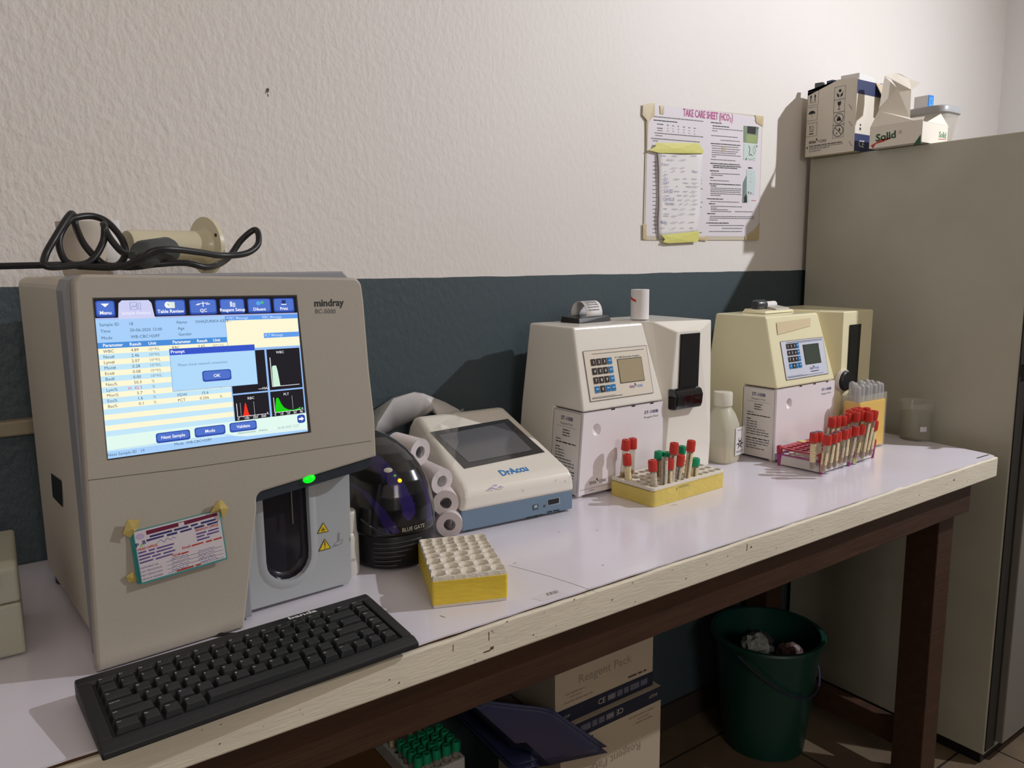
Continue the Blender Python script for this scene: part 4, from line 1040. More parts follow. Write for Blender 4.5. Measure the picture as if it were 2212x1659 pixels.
ik.poly([FDf.px(*p) for p in ((1181, 1079), (1209, 1073), (1210, 1088), (1182, 1093))], mat('port_frame', (150, 164, 178), .4)); ik.up(.0003); ik.poly([FDf.px(*p) for p in ((1183, 1080), (1207, 1075), (1207, 1086), (1184, 1091))], BLACK)
ik.poly([FDf.px(*p) for p in ((1150, 1091), (1163, 1088), (1162, 1100), (1151, 1102))], mat('port_dark', (70, 84, 96), .4)); ik.up(.0002); ik.poly([FDf.px(*p) for p in ((1153, 1092), (1160, 1090), (1160, 1096), (1154, 1098))], mat('port_light', (170, 180, 190), .4))
ik.poly([FDf.px(*p) for p in ((1174, 1091), (1178, 1090), (1178, 1095), (1174, 1096))], mat('port_dark', (70, 84, 96), .4))
pt.build('front_ports', da)
pt = MB(); ik = Ink(pt, FDf, .0004); r_ = random.Random(2)
a = FDf.px(1136, 1120); b_ = FDf.px(1173, 1111); ik.words(a[0], a[1], b_[0] - a[0], .0022, BLACK, r_); a = FDf.px(1182, 1108); b_ = FDf.px(1208, 1101); ik.words(a[0], a[1], b_[0] - a[0], .0026, BLACK, r_)
pt.build('port_lettering', da)
stn = MB(); FDn = Face(DM @ Vector((0, 0, .0)), D3 @ Vector((1, 0, 0)), (0, 0, 1)); ik = Ink(stn, FDn, .0004); r_ = random.Random(8)
PST = mat('faint_purple_stain', (196, 182, 214), .5)
for k in range(16):
    c = FDn.px(1068 + r_.uniform(-16, 18), 1052 + r_.uniform(-4, 4)); s_ = r_.uniform(.0008, .0026); ik.poly([(c[0] + s_ * math.cos(a) * r_.uniform(1.2, 2.2), c[1] + s_ * math.sin(a) * r_.uniform(.5, 1)) for a in [PI * j / 4 for j in range(8)]], PST); ik.up(.00002)
for p in ((1129, 1062), (1220, 1042), (1236, 1026), (1244, 1022), (1200, 1040), (1232, 1032)):
    c = FDn.px(*p); ik.line(c, (c[0] + .0008, c[1] + .004), .0007, GREYINK)
stn.build('stains', da)
for x, y in ((.02, .02), (.21, .02), (.02, .235), (.21, .235)): MB(DM @ Matrix.Translation((x, y, 0))).lathe([(.008, 0), (.009, .0045)], DARKPL, 14).build('foot', da)
# ---- small grey printer behind the power unit, with its paper curling out
gp = thing('receipt_printer', (.575, 1.25, T), 0, 'small grey printer behind the black power unit with white paper arching out', 'printer')
G = mat('grey_printer_shell', (150, 148, 142), .5, coat=.1)
gm = MB(mloc((.475, 1.205, T))); gm.prism([(0, .002), (0, .112), (.016, .134), (.05, .146), (.120, .150), (.125, .002)], 0, .128, G, axis='x'); gm.build('body', gp, bevel=.006, seg=3)
pr_ = MB(); secs = []
def wy(u, v, y): return at_y(u, v, y)
rowA = [(795, 908), (805, 888), (850, 858), (895, 846.5), (915, 850), (960, 868), (990, 884), (1004, 902)]
rowB = [(800, 962), (817, 912), (850, 861), (895, 847.5), (920, 857), (938, 880), (946, 897), (951, 910)]
rowC = [(806, 958), (822, 943), (850, 928), (872, 917), (895, 907), (915, 898), (932, 891), (945, 885)]
for a_, b_2, c_2 in zip(rowA, rowB, rowC):
    yb_ = 1.25 + .095 * min(1, max(0, (b_2[0] - 800) / 110)); secs.append([wy(*a_, 1.358), wy(*b_2, yb_), wy(*c_2, 1.352)])
# paper strip: arch with its near edge low and its far edge towards the wall
pr_.loft(secs, PAPER, True, False, closed=False); pr_.build('paper', gp, solid=.0004)

# ================================================================== BLACK AND PURPLE POWER UNIT
UX, UY, UYAW = .4545, .986, 1.0
up_ = thing('power_unit', (UX + .055, UY + .06, T), 0, 'glossy black and purple power unit with an orange light, between the two analysers', 'power unit')
UM = mloc((UX, UY, T), UYAW)
BLKU = mat('black_gloss_shell', (20, 20, 24), .22, coat=.4); PURU = mat('purple_gloss_stripe', (44, 34, 92), .22, coat=.5); BLKB = mat('black_base_plastic', (22, 22, 24), .45)
def usec(z, yf, w_, n=64, yb=.150, cx=.0615, e=2.6):
    w_ = w_ * 1.09
    """rounded plan section: bowed front, squarer back"""
    pts = []
    cy = (yf + yb) / 2; ry = (yb - yf) / 2
    for i in range(n):
        a = 2 * PI * i / n; c, s_ = math.cos(a), math.sin(a)
        ex = 2 / e
        x = cx + w_ / 2 * math.copysign(abs(c) ** ex, c); y = cy + ry * math.copysign(abs(s_) ** (2 / (2.2 if s_ < 0 else 4)), s_)
        pts.append((x, y, z))
    return pts
prof_u = [(.054, .004, .116), (.058, .0005, .119), (.072, -.001, .119), (.095, -.0005, .114), (.115, .003, .106), (.133, .009, .096), (.148, .018, .085), (.160, .029, .074), (.171, .045, .061), (.180, .066, .047), (.187, .09, .032), (.190, .108, .018)]
# finer rings for the stripe outlines
def lerp_prof(t):
    f = t * (len(prof_u) - 1); i = min(int(f), len(prof_u) - 2); k = f - i
    return [a + (b_ - a) * k for a, b_ in zip(prof_u[i], prof_u[i + 1])]
NR, NS = 132, 320
secs = []
for i in range(NR):
    z, yf, w_ = lerp_prof(i / (NR - 1)); secs.append(usec(z, yf, w_, NS))
um = MB(UM)
vs = [p for r in secs for p in r]; gb, gp_ = [], []
for k in range(NR - 1):
    for i in range(NS):
        j = (i + 1) % NS; f = (k * NS + i, k * NS + j, (k + 1) * NS + j, (k + 1) * NS + i)
        c = [sum(vs[q][a] for q in f) / 4 for a in range(3)]; x, y, z = c
        pur = False
        if y < .10:
            cm = .056 - (.020 * ((z - .10) / .05) ** 1.2 if z > .10 else 0)
            if .078 < z < .184 and abs(x - cm) < .0105 * min(1, ((z - .078) / .010)) ** .5: pur = True
            if .062 < z < .128 and abs(x - (.030 - .025 * (z - .068) / .057)) < .0095 * max(0, 1 - (z - .062) / .068) ** .8: pur = True
            if .068 < z < .140 and abs(x - (.094 + .0045 * math.sin((z - .068) / .072 * PI) - .010 * (z - .068) / .072)) < .0065 * max(0, 1 - (z - .068) / .074) ** .7: pur = True
        (gp_ if pur else gb).append(f)
um.add(vs, gb, BLKU, True); kk = um.slot(PURU); um.f += [list(f) for f in gp_]; um.mi += [kk] * len(gp_); um.sm += [True] * len(gp_)
um.f.append([(NR - 1) * NS + i for i in range(NS)]); um.mi.append(0); um.sm.append(False)
um.build('shell', up_)
ub = MB(UM); ub.loft([usec(.004, .008, .108, 64), usec(.010, .005, .114, 64), usec(.048, .004, .117, 64), usec(.055, .006, .115, 64)], BLKB, True); ub.build('base', up_)
for k in range(6):
    z = .045 - k * .0068; ln = .060 - k * .008; rb_ = MB(UM); P = []
    full = usec(z, .0042, .1166, 200)
    sel = [p for p in full if p[1] < .06 and .010 < p[0] < .010 + ln + .012]; sel.sort(key=lambda p: p[0])
    rb_.tube([(p[0], p[1] - .0004, p[2]) for p in sel[::3]], .0009, mat('louvre_edge', (64, 64, 68), .35), 6, sub=1); rb_.build('louvre_rib', up_)
def ufront(x, z):
    """point on the bowed front at height z"""
    t = next(i / 400 for i in range(401) if lerp_prof(i / 400)[0] >= z or i == 400); zz, yf, w_ = lerp_prof(t)
    s_ = usec(z, yf, w_, 400); c = [p for p in s_ if p[1] < .075]; return min(c, key=lambda p: abs(p[0] - x))
for nm, x, z, rx, col, e_, lab in (('power_button', .0385, .1515, .0066, (206, 204, 190), None, 'oval cream power button'), ('status_light', .0445, .1440, .0022, (80, 150, 70), (60, 120, 50), 'small dim green light'), ('status_light', .0490, .1370, .0032, (255, 170, 20), (255, 176, 20), 'glowing orange light')):
    p = Vector(ufront(x, z)); p2 = Vector(ufront(x, z + .004)); p3 = Vector(ufront(x + .004, z)); n_ = (p3 - p).cross(p2 - p).normalized()
    mb = MB(UM @ Matrix.Translation(p) @ n_.to_track_quat('Z', 'Y').to_matrix().to_4x4())
    mb.lathe([(.0001, -.0005), (rx, -.0005), (rx * .98, .0004), (rx * .7, .0011), (.0001, .0014)], mat(nm + '_%d' % col[0], col, .3, emit=e_, estr=1.5 if e_ and col[0] > 200 else .6), 20, M=Matrix.Scale(.62 if nm == 'power_button' else 1, 4, (0, 1, 0)))
    mb.build(nm, up_, label=lab)
FU = Face(UM @ Vector((.0, -.0016, .0)), (1, 0, 0), (0, 0, 1)); lt_ = MB(); i_ = Ink(lt_, FU, .0002); i_.text('BLUE GATE', .0440, .0625, .0062, mat('lettering_grey', (176, 172, 160), .5), width=.038, bold=.01)
# bend the lettering on to the bowed front
for q in lt_.v:
    l = UM.inverted() @ q; f = ufront(l.x, max(l.z, .059)); w2 = UM @ Vector((l.x, f[1] - .0014, l.z)); q.x, q.y, q.z = w2.x, w2.y, w2.z
lt_.build('maker_lettering', up_)
uc_ = MB(); uc_.tube([UM @ Vector(p) for p in ((.030, .004, .060), (.006, -.004, .070), (-.004, -.006, .080), (-.012, -.006, .086), (-.016, .010, .092))], .0013, CB, 8)
uc = uc_.build('thin_cable', loc=tuple(UM @ Vector((.0, 0, .06))), label='thin black cable hanging across the front of the black power unit', cat='cable')

# ---- white bottle behind the sample bay
bo = thing('plastic_bottle', (.4290, 1.036, T), 0, 'small white plastic bottle with a ribbed cap, right behind the blood analyser', 'bottle')
BW = mat('white_bottle_plastic', (216, 212, 206), .35, coat=.1, sub=.1)
BM = mloc((.4290, 1.036, T)); b_ = MB(BM); b_.lathe([(.0001, 0), (.0185, 0), (.0205, .003), (.0205, .058), (.019, .064), (.0155, .067), (.0155, .070)], BW, 32); b_.build('bottle_body', bo)
b_ = MB(BM); ring = []
for z, q in ((.066, 1), (.094, .97), (.0965, .90)):
    ring.append([((.0178 + .0005 * (i % 2)) * q * math.cos(2 * PI * i / 60), (.0178 + .0005 * (i % 2)) * q * math.sin(2 * PI * i / 60), z) for i in range(60)])
b_.loft(ring, BW, False); b_.build('ribbed_cap', bo)

# ---- four paper rolls in a torn clear wrapper, stacked against the wedge-shaped analyser
def paper_roll(c, axis, r, L, lab):
    t_ = thing('paper_roll', c, 0, lab, 'paper roll', 'shrink-wrapped paper rolls')
    M_ = Matrix.Translation(c) @ Vector(axis).normalized().to_track_quat('Z', 'Y').to_matrix().to_4x4()
    b_ = MB(M_); b_.lathe([(r * .45, .0006), (r * .45, L), (r, L), (r, 0), (r * .46, 0), (r * .45, .0006)], mat('roll_paper', (220, 210, 212), .65), 40); b_.build('paper', t_)
    b_ = MB(M_); b_.lathe([(r * .445, .0006), (r * .445, L - .001)], mat('roll_core', (48, 46, 52), .7), 24)
    b_.add([(r * .44 * math.cos(2 * PI * i / 24), r * .44 * math.sin(2 * PI * i / 24), .003) for i in range(24)], [tuple(range(24))], mat('roll_core', (48, 46, 52), .7)); b_.build('core', t_)
RR = .0218
p4_ = at_y(971, 1134, 1.045); p4_.z = T + RR; d = (at_y(971, 1134, 1.045) - CAM)
p4_ = Vector((.602, 1.0345, T + RR + .0005)); 
def onz(u, v, z):
    d = px_ray(u, v); t = (z - CAM.z) / d.z; return CAM + d * t
p4_ = onz(971, 1134, T + RR + .0005)
def bbx(B, u, v, push=0.0):
    n = Vector((B.x - CAM.x, B.y - CAM.y, 0)); d = px_ray(u, v); k = ((B - CAM).dot(n) + push * n.length) / d.dot(n); return CAM + d * k
p3_ = bbx(p4_, 963, 1087, .012); p2_ = bbx(p4_, 955, 1040, .016); p1_ = bbx(p4_, 908, 977, .010)
paper_roll(p4_, (.50, .86, 0), RR, .058, 'lowest of the four white paper rolls, seen end-on above the egg-shaped foam block')
paper_roll(p3_, (.42, .90, 0.0), RR, .058, 'second lowest of the four stacked white paper rolls')
paper_roll(p2_, (-.12, 1.0, .10), RR, .060, 'second highest of the four white paper rolls, its side showing')
paper_roll(p1_, (-.28, .95, .06), RR * 1.04, .060, 'topmost of the four white paper rolls, lying tilted above the power unit')
wr = MB(); CLR = mat('clear_wrapping_film', (235, 232, 228), .12, alpha=.22, spec=.8)
def crumple(grid, m, amp, seed):
    rr = random.Random(seed); secs = [[Vector(p) + Vector((rr.uniform(-amp, amp), rr.uniform(-amp, amp), rr.uniform(-amp, amp))) for p in row] for row in grid]
    wr.loft(secs, m, False, False, closed=False)
grid = []
for i in range(9):
    t = i / 8; row = []
    u0, v0 = 905 - 60 * (1 - t) * 0 + 50 * t, 948 + 115 * t; u1, v1 = 1000 - 25 * t, 880 + 150 * t
    for j in range(7):
        k = j / 6; B = p1_.lerp(p3_, t); row.append(bbx(B, u0 + (u1 - u0) * k, v0 + (v1 - v0) * k, -.026 + .0 * k))
    grid.append(row)
crumple(grid, CLR, .0025, 4)
wr.build('clear_wrapper', loc=tuple(p3_), label='torn clear plastic film hanging over the stacked white paper rolls', cat='wrapper')

# ================================================================== FOAM BLOCKS AND TEST TUBES
FOAMW = mat('white_foam', (226, 218, 204), .8, bump=.35, bscale=260); FOAMD = mat('foam_hollow', (200, 190, 174), .85, bump=.3, bscale=200)
YTAPE = mat('yellow_wrap', (240, 208, 66), .5, bump=.35, bscale=60, var=.12, vscale=20, stretch=(1, 1, 4)); YPAINT = mat('pale_yellow_painted_foam', (226, 202, 108), .7, bump=.5, bscale=90, var=.12, vscale=30)
# block 1, nothing in it
F1 = (.4715, .852); F1Y = -21.5
fb = thing('foam_block', (F1[0] + .07, F1[1] + .05, T), F1Y, 'thick white foam block with rows of hollows and yellow sides, nearest on the bench', 'foam rack')
FM = mloc((F1[0], F1[1], T), F1Y); fw, fd = .103, .151
b_ = MB(FM); b_.box(.0012, fw - .0012, .0012, fd - .0012, .0, .0290, FOAMW); b_.build('foam_base', fb, bevel=.001)
b_ = MB(FM); v_, f_ = plate(rrect(0, 0, fw, fd, .004), [rrect(.0010, .0010, fw - .0010, fd - .0010, .003)], .033, .0004); b_.mesh((v_, f_), YTAPE, M=Matrix.Translation((0, 0, .021))); b_.build('yellow_side_wrap', fb)
holes = []; rows = []
cells = []
for i, yy in enumerate((.0130, .0350, .0570, .0765, .0945, .1105, .1255, .1395)):
    nx = 5 if i <= 3 else 6
    for k in range(nx): cells.append((.0105 + (fw - .021) * k / (nx - 1) + .0012 * (i % 2), yy, i))
r1 = random.Random(6)
b_ = MB(FM)
NXg, NYg = 84, 112
def hz(x, y):
    h = .0440
    for cx, cy, i in cells:
        rx = .0100 if i < 3 else .0082; ry = .0098 if i < 3 else .0071
        if i == 3: rx, ry = .0092, .0078
        d = ((x - cx) / rx) ** 2 + ((y - cy) / ry) ** 2
        if d < 1: h = min(h, .0440 - .0125 * (1 - d) ** .55)
    return h
vs = []; fs = []
for j in range(NYg + 1):
    for i in range(NXg + 1):
        x = .0012 + (fw - .0024) * i / NXg; y = .0012 + (fd - .0024) * j / NYg; z = hz(x, y) + r1.uniform(-.00025, .00025)
        if i in (0, NXg): z -= .0015 + .001 * math.sin(y * 300)
        if j in (0, NYg): z -= .0018 + .0008 * math.sin(x * 400)
        vs.append((x, y, z))
W_ = NXg + 1
for j in range(NYg):
    for i in range(NXg): fs.append((j * W_ + i, j * W_ + i + 1, (j + 1) * W_ + i + 1, (j + 1) * W_ + i))
# skirt down into the yellow wrap
n0 = len(vs); loop = [i for i in range(W_)] + [j * W_ + NXg for j in range(1, NYg + 1)] + [NYg * W_ + i for i in range(NXg - 1, -1, -1)] + [j * W_ for j in range(NYg - 1, 0, -1)]
for q in loop: vs.append((vs[q][0], vs[q][1], .029))
for k in range(len(loop)): fs.append((loop[k], n0 + k, n0 + (k + 1) % len(loop), loop[(k + 1) % len(loop)]))
b_.add(vs, fs, FOAMW, True); b_.build('hollowed_top', fb)

# block 2 with the mixed tubes
F2 = (1.0145, .982); F2Y = 2.5; f2w, f2d, F2H = .213, .112, .0365
fr = thing('foam_tube_rack', (F2[0] + .1, F2[1] + .06, T), F2Y, 'long pale yellow foam rack holding red-capped and green-capped tubes', 'foam rack')
F2M = mloc((F2[0], F2[1], T), F2Y)
h2 = [(.013 + k * .0187 + (.0 if j % 2 else .003), .0135 + j * .0210) for j in range(5) for k in range(11) if .013 + k * .0187 < f2w - .008]
b_ = MB(F2M); v_, f_ = plate(rrect(0, 0, f2w, f2d, .007), [circ(x, y, .0078, 18) for x, y in h2], .009, .0012); b_.mesh((v_, f_), FOAMW, M=Matrix.Translation((0, 0, F2H - .0045))); b_.build('holed_top', fr)
b_ = MB(F2M); v_, f_ = plate(rrect(0, 0, f2w, f2d, .007), [rrect(.003, .003, f2w - .003, f2d - .003, .005)], F2H - .004, .001); b_.mesh((v_, f_), YPAINT, M=Matrix.Translation((0, 0, (F2H - .004) / 2))); b_.build('yellow_sides', fr)
b_ = MB(F2M); b_.box(.0035, f2w - .0035, .0035, f2d - .0035, .0005, .006, FOAMW); b_.build('foam_base', fr)
gs = MB(); FFf = Face(F2M @ Vector((0, 0, 0)), F2M.to_3x3() @ Vector((1, 0, 0)), (0, 0, 1)); i_ = Ink(gs, FFf, .0004)
i_.words(.072, .024, .03, .004, mat('pencil_mark', (176, 160, 100), .7), random.Random(1)); i_.rect(.066, .021, .0675, .027, GREYINK); gs.build('pencil_mark', fr)

GLASS = mat('tube_plastic', (232, 228, 214), .08, trans=.75, alpha=.55, ior=1.3)
def tube_mats(kind):
    cap = {'r': mat('red_cap', (196, 52, 40), .42), 'g': mat('green_cap', (20, 150, 104), .4), 'rg': mat('red_cap', (196, 52, 40), .42)}.get(kind)
    return cap
SERUM = mat('amber_serum', (186, 124, 48), .25, coat=.3); BLOOD = mat('dark_sample', (160, 130, 104), .4); LABELS = [mat('cream_tube_label', (238, 226, 186), .6, var=.35, vscale=300, vcol=(214, 190, 146)), mat('grey_tube_label', (222, 212, 190), .6, var=.4, vscale=280, vcol=(176, 160, 144))]
CAPTOP = mat('grey_stopper', (112, 104, 116), .5); HOLE = mat('cap_hole_dark', (40, 22, 22), .6)
protos = {}
def tube_proto(kind, hgt, cont, lab_, stop):
    """a tube standing from z=0 up to hgt; cap height fits the photo"""
    k = (kind, round(hgt, 3), cont, lab_, stop)
    if k in protos:
        return None
    return k
def make_tube(base, top, kind, cont, label, cat='test tube', group=None, lab_=0, stop=False, r=.0064, sink=.028, capk=1.0, laboff=0.0):
    base = Vector(base); top = Vector(top); ax = (top - base).normalized(); foot = base - ax * sink
    L = (top - foot).length; ch = .0215 * capk; cr = .0088
    k = (kind, round(L, 3), cont, lab_, stop, round(r, 4), round(capk, 2))
    M_ = Matrix.Translation(foot) @ ax.to_track_quat('Z', 'X').to_matrix().to_4x4()
    t_ = bpy.data.objects.new('test_tube', None); COL.objects.link(t_); t_.empty_display_size = .01
    t_.location = foot; t_.rotation_euler = M_.to_euler(); tag(t_, label, cat, group)
    if k in protos:
        new = {}
        for ch_ in protos[k]:
            c_ = ch_.copy(); COL.objects.link(c_); c_.parent = new.get(ch_.parent, t_); new[ch_] = c_
        return t_
    parts = []
    zc = L - ch if kind else L
    def add(mb, name, **kw):
        o = mb.build(name, None, **kw); o.parent = t_; parts.append(o)
    g = MB(); g.lathe([(.0001, 0), (r * .6, .0012), (r, .0065), (r, zc + .002), (r * .86, zc + .002), (r * .86, .008), (r * .5, .003), (.0001, .0022)], GLASS, 18); add(g, 'glass')
    cz = zc * {'amber': .46, 'half': .6, 'full': .8, 'low': .3}[cont]
    c_ = MB(); c_.lathe([(.0001, .0025), (r * .5, .0034), (r * .83, .0085), (r * .83, cz), (.0001, cz)], SERUM if cont in ('amber', 'low') else BLOOD, 14); add(c_, 'sample')
    if lab_ is not None:
        l_ = MB(); z0, z1 = sink - .012, zc - .003 - .014 * (cont == 'amber'); a0, a1 = -4.5, 1.2
        secs = [[((r + .0003) * math.cos(a0 + (a1 - a0) * i / 16), (r + .0003) * math.sin(a0 + (a1 - a0) * i / 16), z) for i in range(17)] for z in (z0, z1)]
        l_.loft(secs, LABELS[lab_], True, False, closed=False); add(l_, 'paper_label')
    if kind:
        cm = tube_mats(kind); p_ = [(r * .9, zc - .001), (cr * .97, zc), (cr, zc + .002), (cr * .96, L - .003), (cr * .86, L - .0003), (cr * .40, L)]
        c2 = MB(); c2.lathe(p_ + [(cr * .36, L - .002), (.0001, L - .003)], cm, 20); add(c2, 'cap')
        if stop:
            s2 = MB(); s2.lathe([(cr * .42, L + .0001), (cr * .84, L - .0001), (cr * .84, L - .001), (cr * .42, L - .001), (cr * .42, L + .0001)], CAPTOP, 18); add(s2, 'stopper_top')
        h_ = MB(); h_.lathe([(.0001, L - .0018), (cr * .35, L - .0018), (cr * .35, L - .0024), (.0001, L - .0024)], HOLE, 12); add(h_, 'cap_hole')
    cap_ = next((o for o in parts if o.name.split('.')[0] == 'cap'), None)
    for o in parts:
        if cap_ and o.name.split('.')[0] in ('cap_hole', 'stopper_top'): o.parent = cap_
    protos[k] = parts
    return t_
zt = T + F2H
def base2(u, v): return onz(u, v, zt)
T2 = [((1345, 1029), (1353, 949), 'r', 'amber', 1, 'tall red-capped tube at the left end, amber serum at its bottom, left of the pair', None),
      ((1364, 1023), (1367, 946), 'r', 'amber', 1, 'tall red-capped tube at the left end, right of and behind its twin', None),
      ((1357, 1033), (1354, 981), 'r', 'full', 0, 'short red-capped tube in front of the two tall ones at the left end', 0),
      ((1413, 1048), (1409, 993), 'r', 'full', 0, 'short red-capped tube nearest the front in the middle of the yellow rack', 1),
      ((1421, 1029), (1423, 974), 'g', 'half', 0, 'leftmost green-capped tube in the yellow rack', 0),
      ((1434, 1044), (1436, 990), None, 'half', 0, 'capless short tube with a tan top, middle of the yellow rack', 1),
      ((1445, 1040), (1447, 989), 'r', 'full', 0, 'short red-capped tube half hidden behind the capless tube', 0),
      ((1440, 1029), (1441, 976), 'g', 'half', 0, 'second green-capped tube from the left in the yellow rack', 0),
      ((1450, 1039), (1457, 956), 'r', 'full', 0, 'tall red-capped tube with a grey label, middle of the yellow rack', 1),
      ((1464, 1034), (1471, 982), 'r', 'low', 0, 'short red-capped tube with amber liquid, right of the tall middle one', 1),
      ((1470, 1018), (1473, 963), 'g', 'half', 0, 'green-capped tube standing behind the tall red-capped middle tube', 0),
      ((1484, 1031), (1494, 951), 'r', 'full', 0, 'rightmost tall red-capped tube in the yellow rack', 0),
      ((1500, 1026), (1503, 989), 'g', 'half', 0, 'short green-capped tube at the right end of the yellow rack tubes', 0)]
for bpx, tpx, kd, cont, st_, lab, li in T2:
    B = base2(*bpx); top_ = bbx(B, *tpx)
    make_tube(B, top_, kd, cont, lab, group='tubes in the yellow foam rack', lab_=li, sink=.029, r=.0061 if kd != 'g' else .0068, capk=.72 if kd == 'g' else 1.0)

# ---- red rack
RX, RY, RYAW, RWd, RDp = 1.462, .925, 3.0, .226, .107
rk = thing('tube_rack', (RX + .11, RY + .055, T), RYAW, 'magenta and red plastic tube rack with white sides and yellow tape, full of tubes', 'tube rack')
RM = mloc((RX, RY, T), RYAW)
MAG = mat('magenta_plastic', (160, 62, 128), .4, coat=.1); REDP = mat('crimson_plastic', (176, 40, 62), .38, coat=.15)
hs = [(.014 + k * .0182, .0125 + j * .0182) for j in range(6) for k in range(12) if .014 + k * .0182 < RWd - .008 and .0125 + j * .0182 < RDp - .006]
ZR = .0405
b_ = MB(RM); v_, f_ = plate(rrect(0, 0, RWd, RDp, .005), [circ(x, y, .0074, 16) for x, y in hs], .0035, .0006); b_.mesh((v_, f_), REDP, M=Matrix.Translation((0, 0, ZR))); b_.build('top_plate', rk)
b_ = MB(RM); v_, f_ = plate(rrect(0, 0, RWd, RDp, .005), [rrect(.004, .004, RWd - .004, RDp - .004, .003)], .003, .0005); b_.mesh((v_, f_), MAG, M=Matrix.Translation((0, 0, .0265))); b_.build('lower_rim', rk)
b_ = MB(RM); b_.box(.0028, RWd - .0028, .0028, RDp - .0028, .0035, .0252, mat('white_rack_card', (222, 216, 214), .6)); b_.build('white_sides', rk)
for x, y in ((.003, .003), (RWd - .003, .003), (.003, RDp - .003), (RWd - .003, RDp - .003), (RWd / 2, .001)):
    b_ = MB(RM @ Matrix.Translation((x, y, 0))); mid = abs(x - RWd / 2) < .01
    b_.lathe([(.0030, 0), (.0056, .026)] + ([(.0001, .0262)] if mid else [(.0058, .027), (.0001, .027)]), MAG, 14); b_.build('leg', rk)
    if not mid: b_ = MB(RM @ Matrix.Translation((x, y, 0))); b_.lathe([(.0045, .0272), (.0062, .030), (.0066, .043), (.004, .046), (.0001, .0465)], REDP, 16); b_.build('corner_post', rk)
b_ = MB(RM)
for face_y, nm in ((-.0008, 0), ):
    b_.loft([[(.125, -.0006 + .010, .0432), (.141, -.0006 + .010, .0434)], [(.126, -.0012, .0430), (.142, -.0012, .0432)], [(.1275, -.0020, .028), (.1425, -.0022, .027)], [(.128, -.0018, .012), (.140, -.0030, .010)], [(.129, -.0012, .003), (.137, -.0020, .0035)]], TAPE, False, False, closed=False)
b_.build('yellow_tape', rk, solid=.0003)
b_ = MB(RM); b_.loft([[(.080, RDp - .016, .0428), (.100, RDp - .012, .0428)], [(.078, RDp + .001, .0430), (.100, RDp + .001, .0430)], [(.079, RDp + .0015, .02), (.098, RDp + .0015, .018)]], TAPE, False, False, closed=False); b_.build('yellow_tape', rk, solid=.0003)
lt_ = MB(); FRr = Face(RM @ Vector((0, .0028, 0)), RM.to_3x3() @ Vector((1, 0, 0)), (0, 0, 1)); Ink(lt_, FRr, .0004).text('LOVE', .178, .0115, .0062, BLACK, width=.020, bold=.02); lt_.build('handwritten_word', rk)
zr = T + ZR + .0018
SH_ = [((680, 925), (663, 1285), 0), ((755, 910), (742, 1250), 1), ((890, 960), (835, 1325), 0), ((985, 935), (925, 1290), 0), ((1035, 905), (1000, 1258), 0), ((1145, 880), (1090, 1210), 1), ((1190, 855), (1150, 1188), 0), ((1310, 830), (1238, 1178), 1), ((1405, 815), (1328, 1140), 0), ((1590, 750), (1535, 1090), 0)]
TL_ = [((960, 700), (880, 1215), 1), ((1035, 690), (962, 1190), 0), ((1120, 680), (1052, 1165), 0), ((1200, 635), (1122, 1140), 1), ((1207, 590), (1165, 1115), 1), ((1300, 620), (1203, 1142), 0), ((1290, 565), (1240, 1098), 1), ((1372, 600), (1292, 1120), 0), ((1350, 550), (1330, 1080), 1), ((1492, 620), (1400, 1128), 0), ((1470, 560), (1420, 1072), 1), ((1590, 600), (1480, 1105), 0)]
ordn = ['leftmost', 'second', 'third', 'fourth', 'fifth', 'sixth', 'seventh', 'eighth', 'ninth', 'tenth', 'eleventh', 'twelfth']
def K6(p): return (1660 + p[0] / 6.912, 800 + p[1] / 6.912)
placed = []
for grp, lst in (('short', SH_), ('tall', TL_)):
    for i, (tp, bs_, li) in enumerate(lst):
        B = onz(*K6(bs_), zr); top_ = bbx(B, *K6(tp))
        # keep neighbouring tubes a tube's width apart
        for _ in range(12):
            for q in placed:
                dd = Vector((B.x - q[0].x, B.y - q[0].y, 0))
                if 1e-6 < dd.length < .0146: mv = dd.normalized() * (.0146 - dd.length); B = B + mv; top_ = top_ + mv
        placed.append((B, top_))
        last = i == len(lst) - 1
        pos = ordn[0] + ' of the ' if i == 0 else ('rightmost of the ' if last else ordn[i] + ' from the left of the ')
        make_tube(B, top_, 'r', ('half', 'full', 'amber')[i % 3], pos + ('short front row' if grp == 'short' else 'tall back') + ' red-capped tubes in the magenta rack', group='red-capped tubes in the magenta rack', lab_=li if grp == 'short' else 0, stop=(grp == 'short' and i < 8), sink=.030, r=.0060, laboff=i * .3)

# ---- waste jug between the two electrolyte analysers
jg = thing('waste_jug', (1.392, 1.135, T), 0, 'translucent plastic waste jug with a biohazard label, yellowish liquid in its base', 'jug')
JX, JY = 1.393, 1.137; JM = mloc((JX, JY, T), 8)
def sq(z, h, e=3.2, n=40, k=1.0):
    return [(h * math.copysign(abs(math.cos(2 * PI * i / n)) ** (2 / e), math.cos(2 * PI * i / n)), h * k * math.copysign(abs(math.sin(2 * PI * i / n)) ** (2 / e), math.sin(2 * PI * i / n)), z) for i in range(n)]
HD = mat('translucent_jug_plastic', (226, 222, 204), .35, alpha=.62)
b_ = MB(JM); b_.loft([sq(.001, .030), sq(.0, .033), sq(.004, .0365), sq(.078, .0370), sq(.090, .0355, 2.8), sq(.110, .0285, 2.3), sq(.122, .0215, 2), sq(.128, .0180, 2), sq(.136, .0180, 2)], HD, True); b_.build('jug_body', jg)
b_ = MB(JM); b_.loft([sq(.002, .031), sq(.005, .0352), sq(.033, .0358), sq(.034, .034)], mat('yellow_liquid', (206, 182, 100), .3), True); b_.build('liquid', jg)
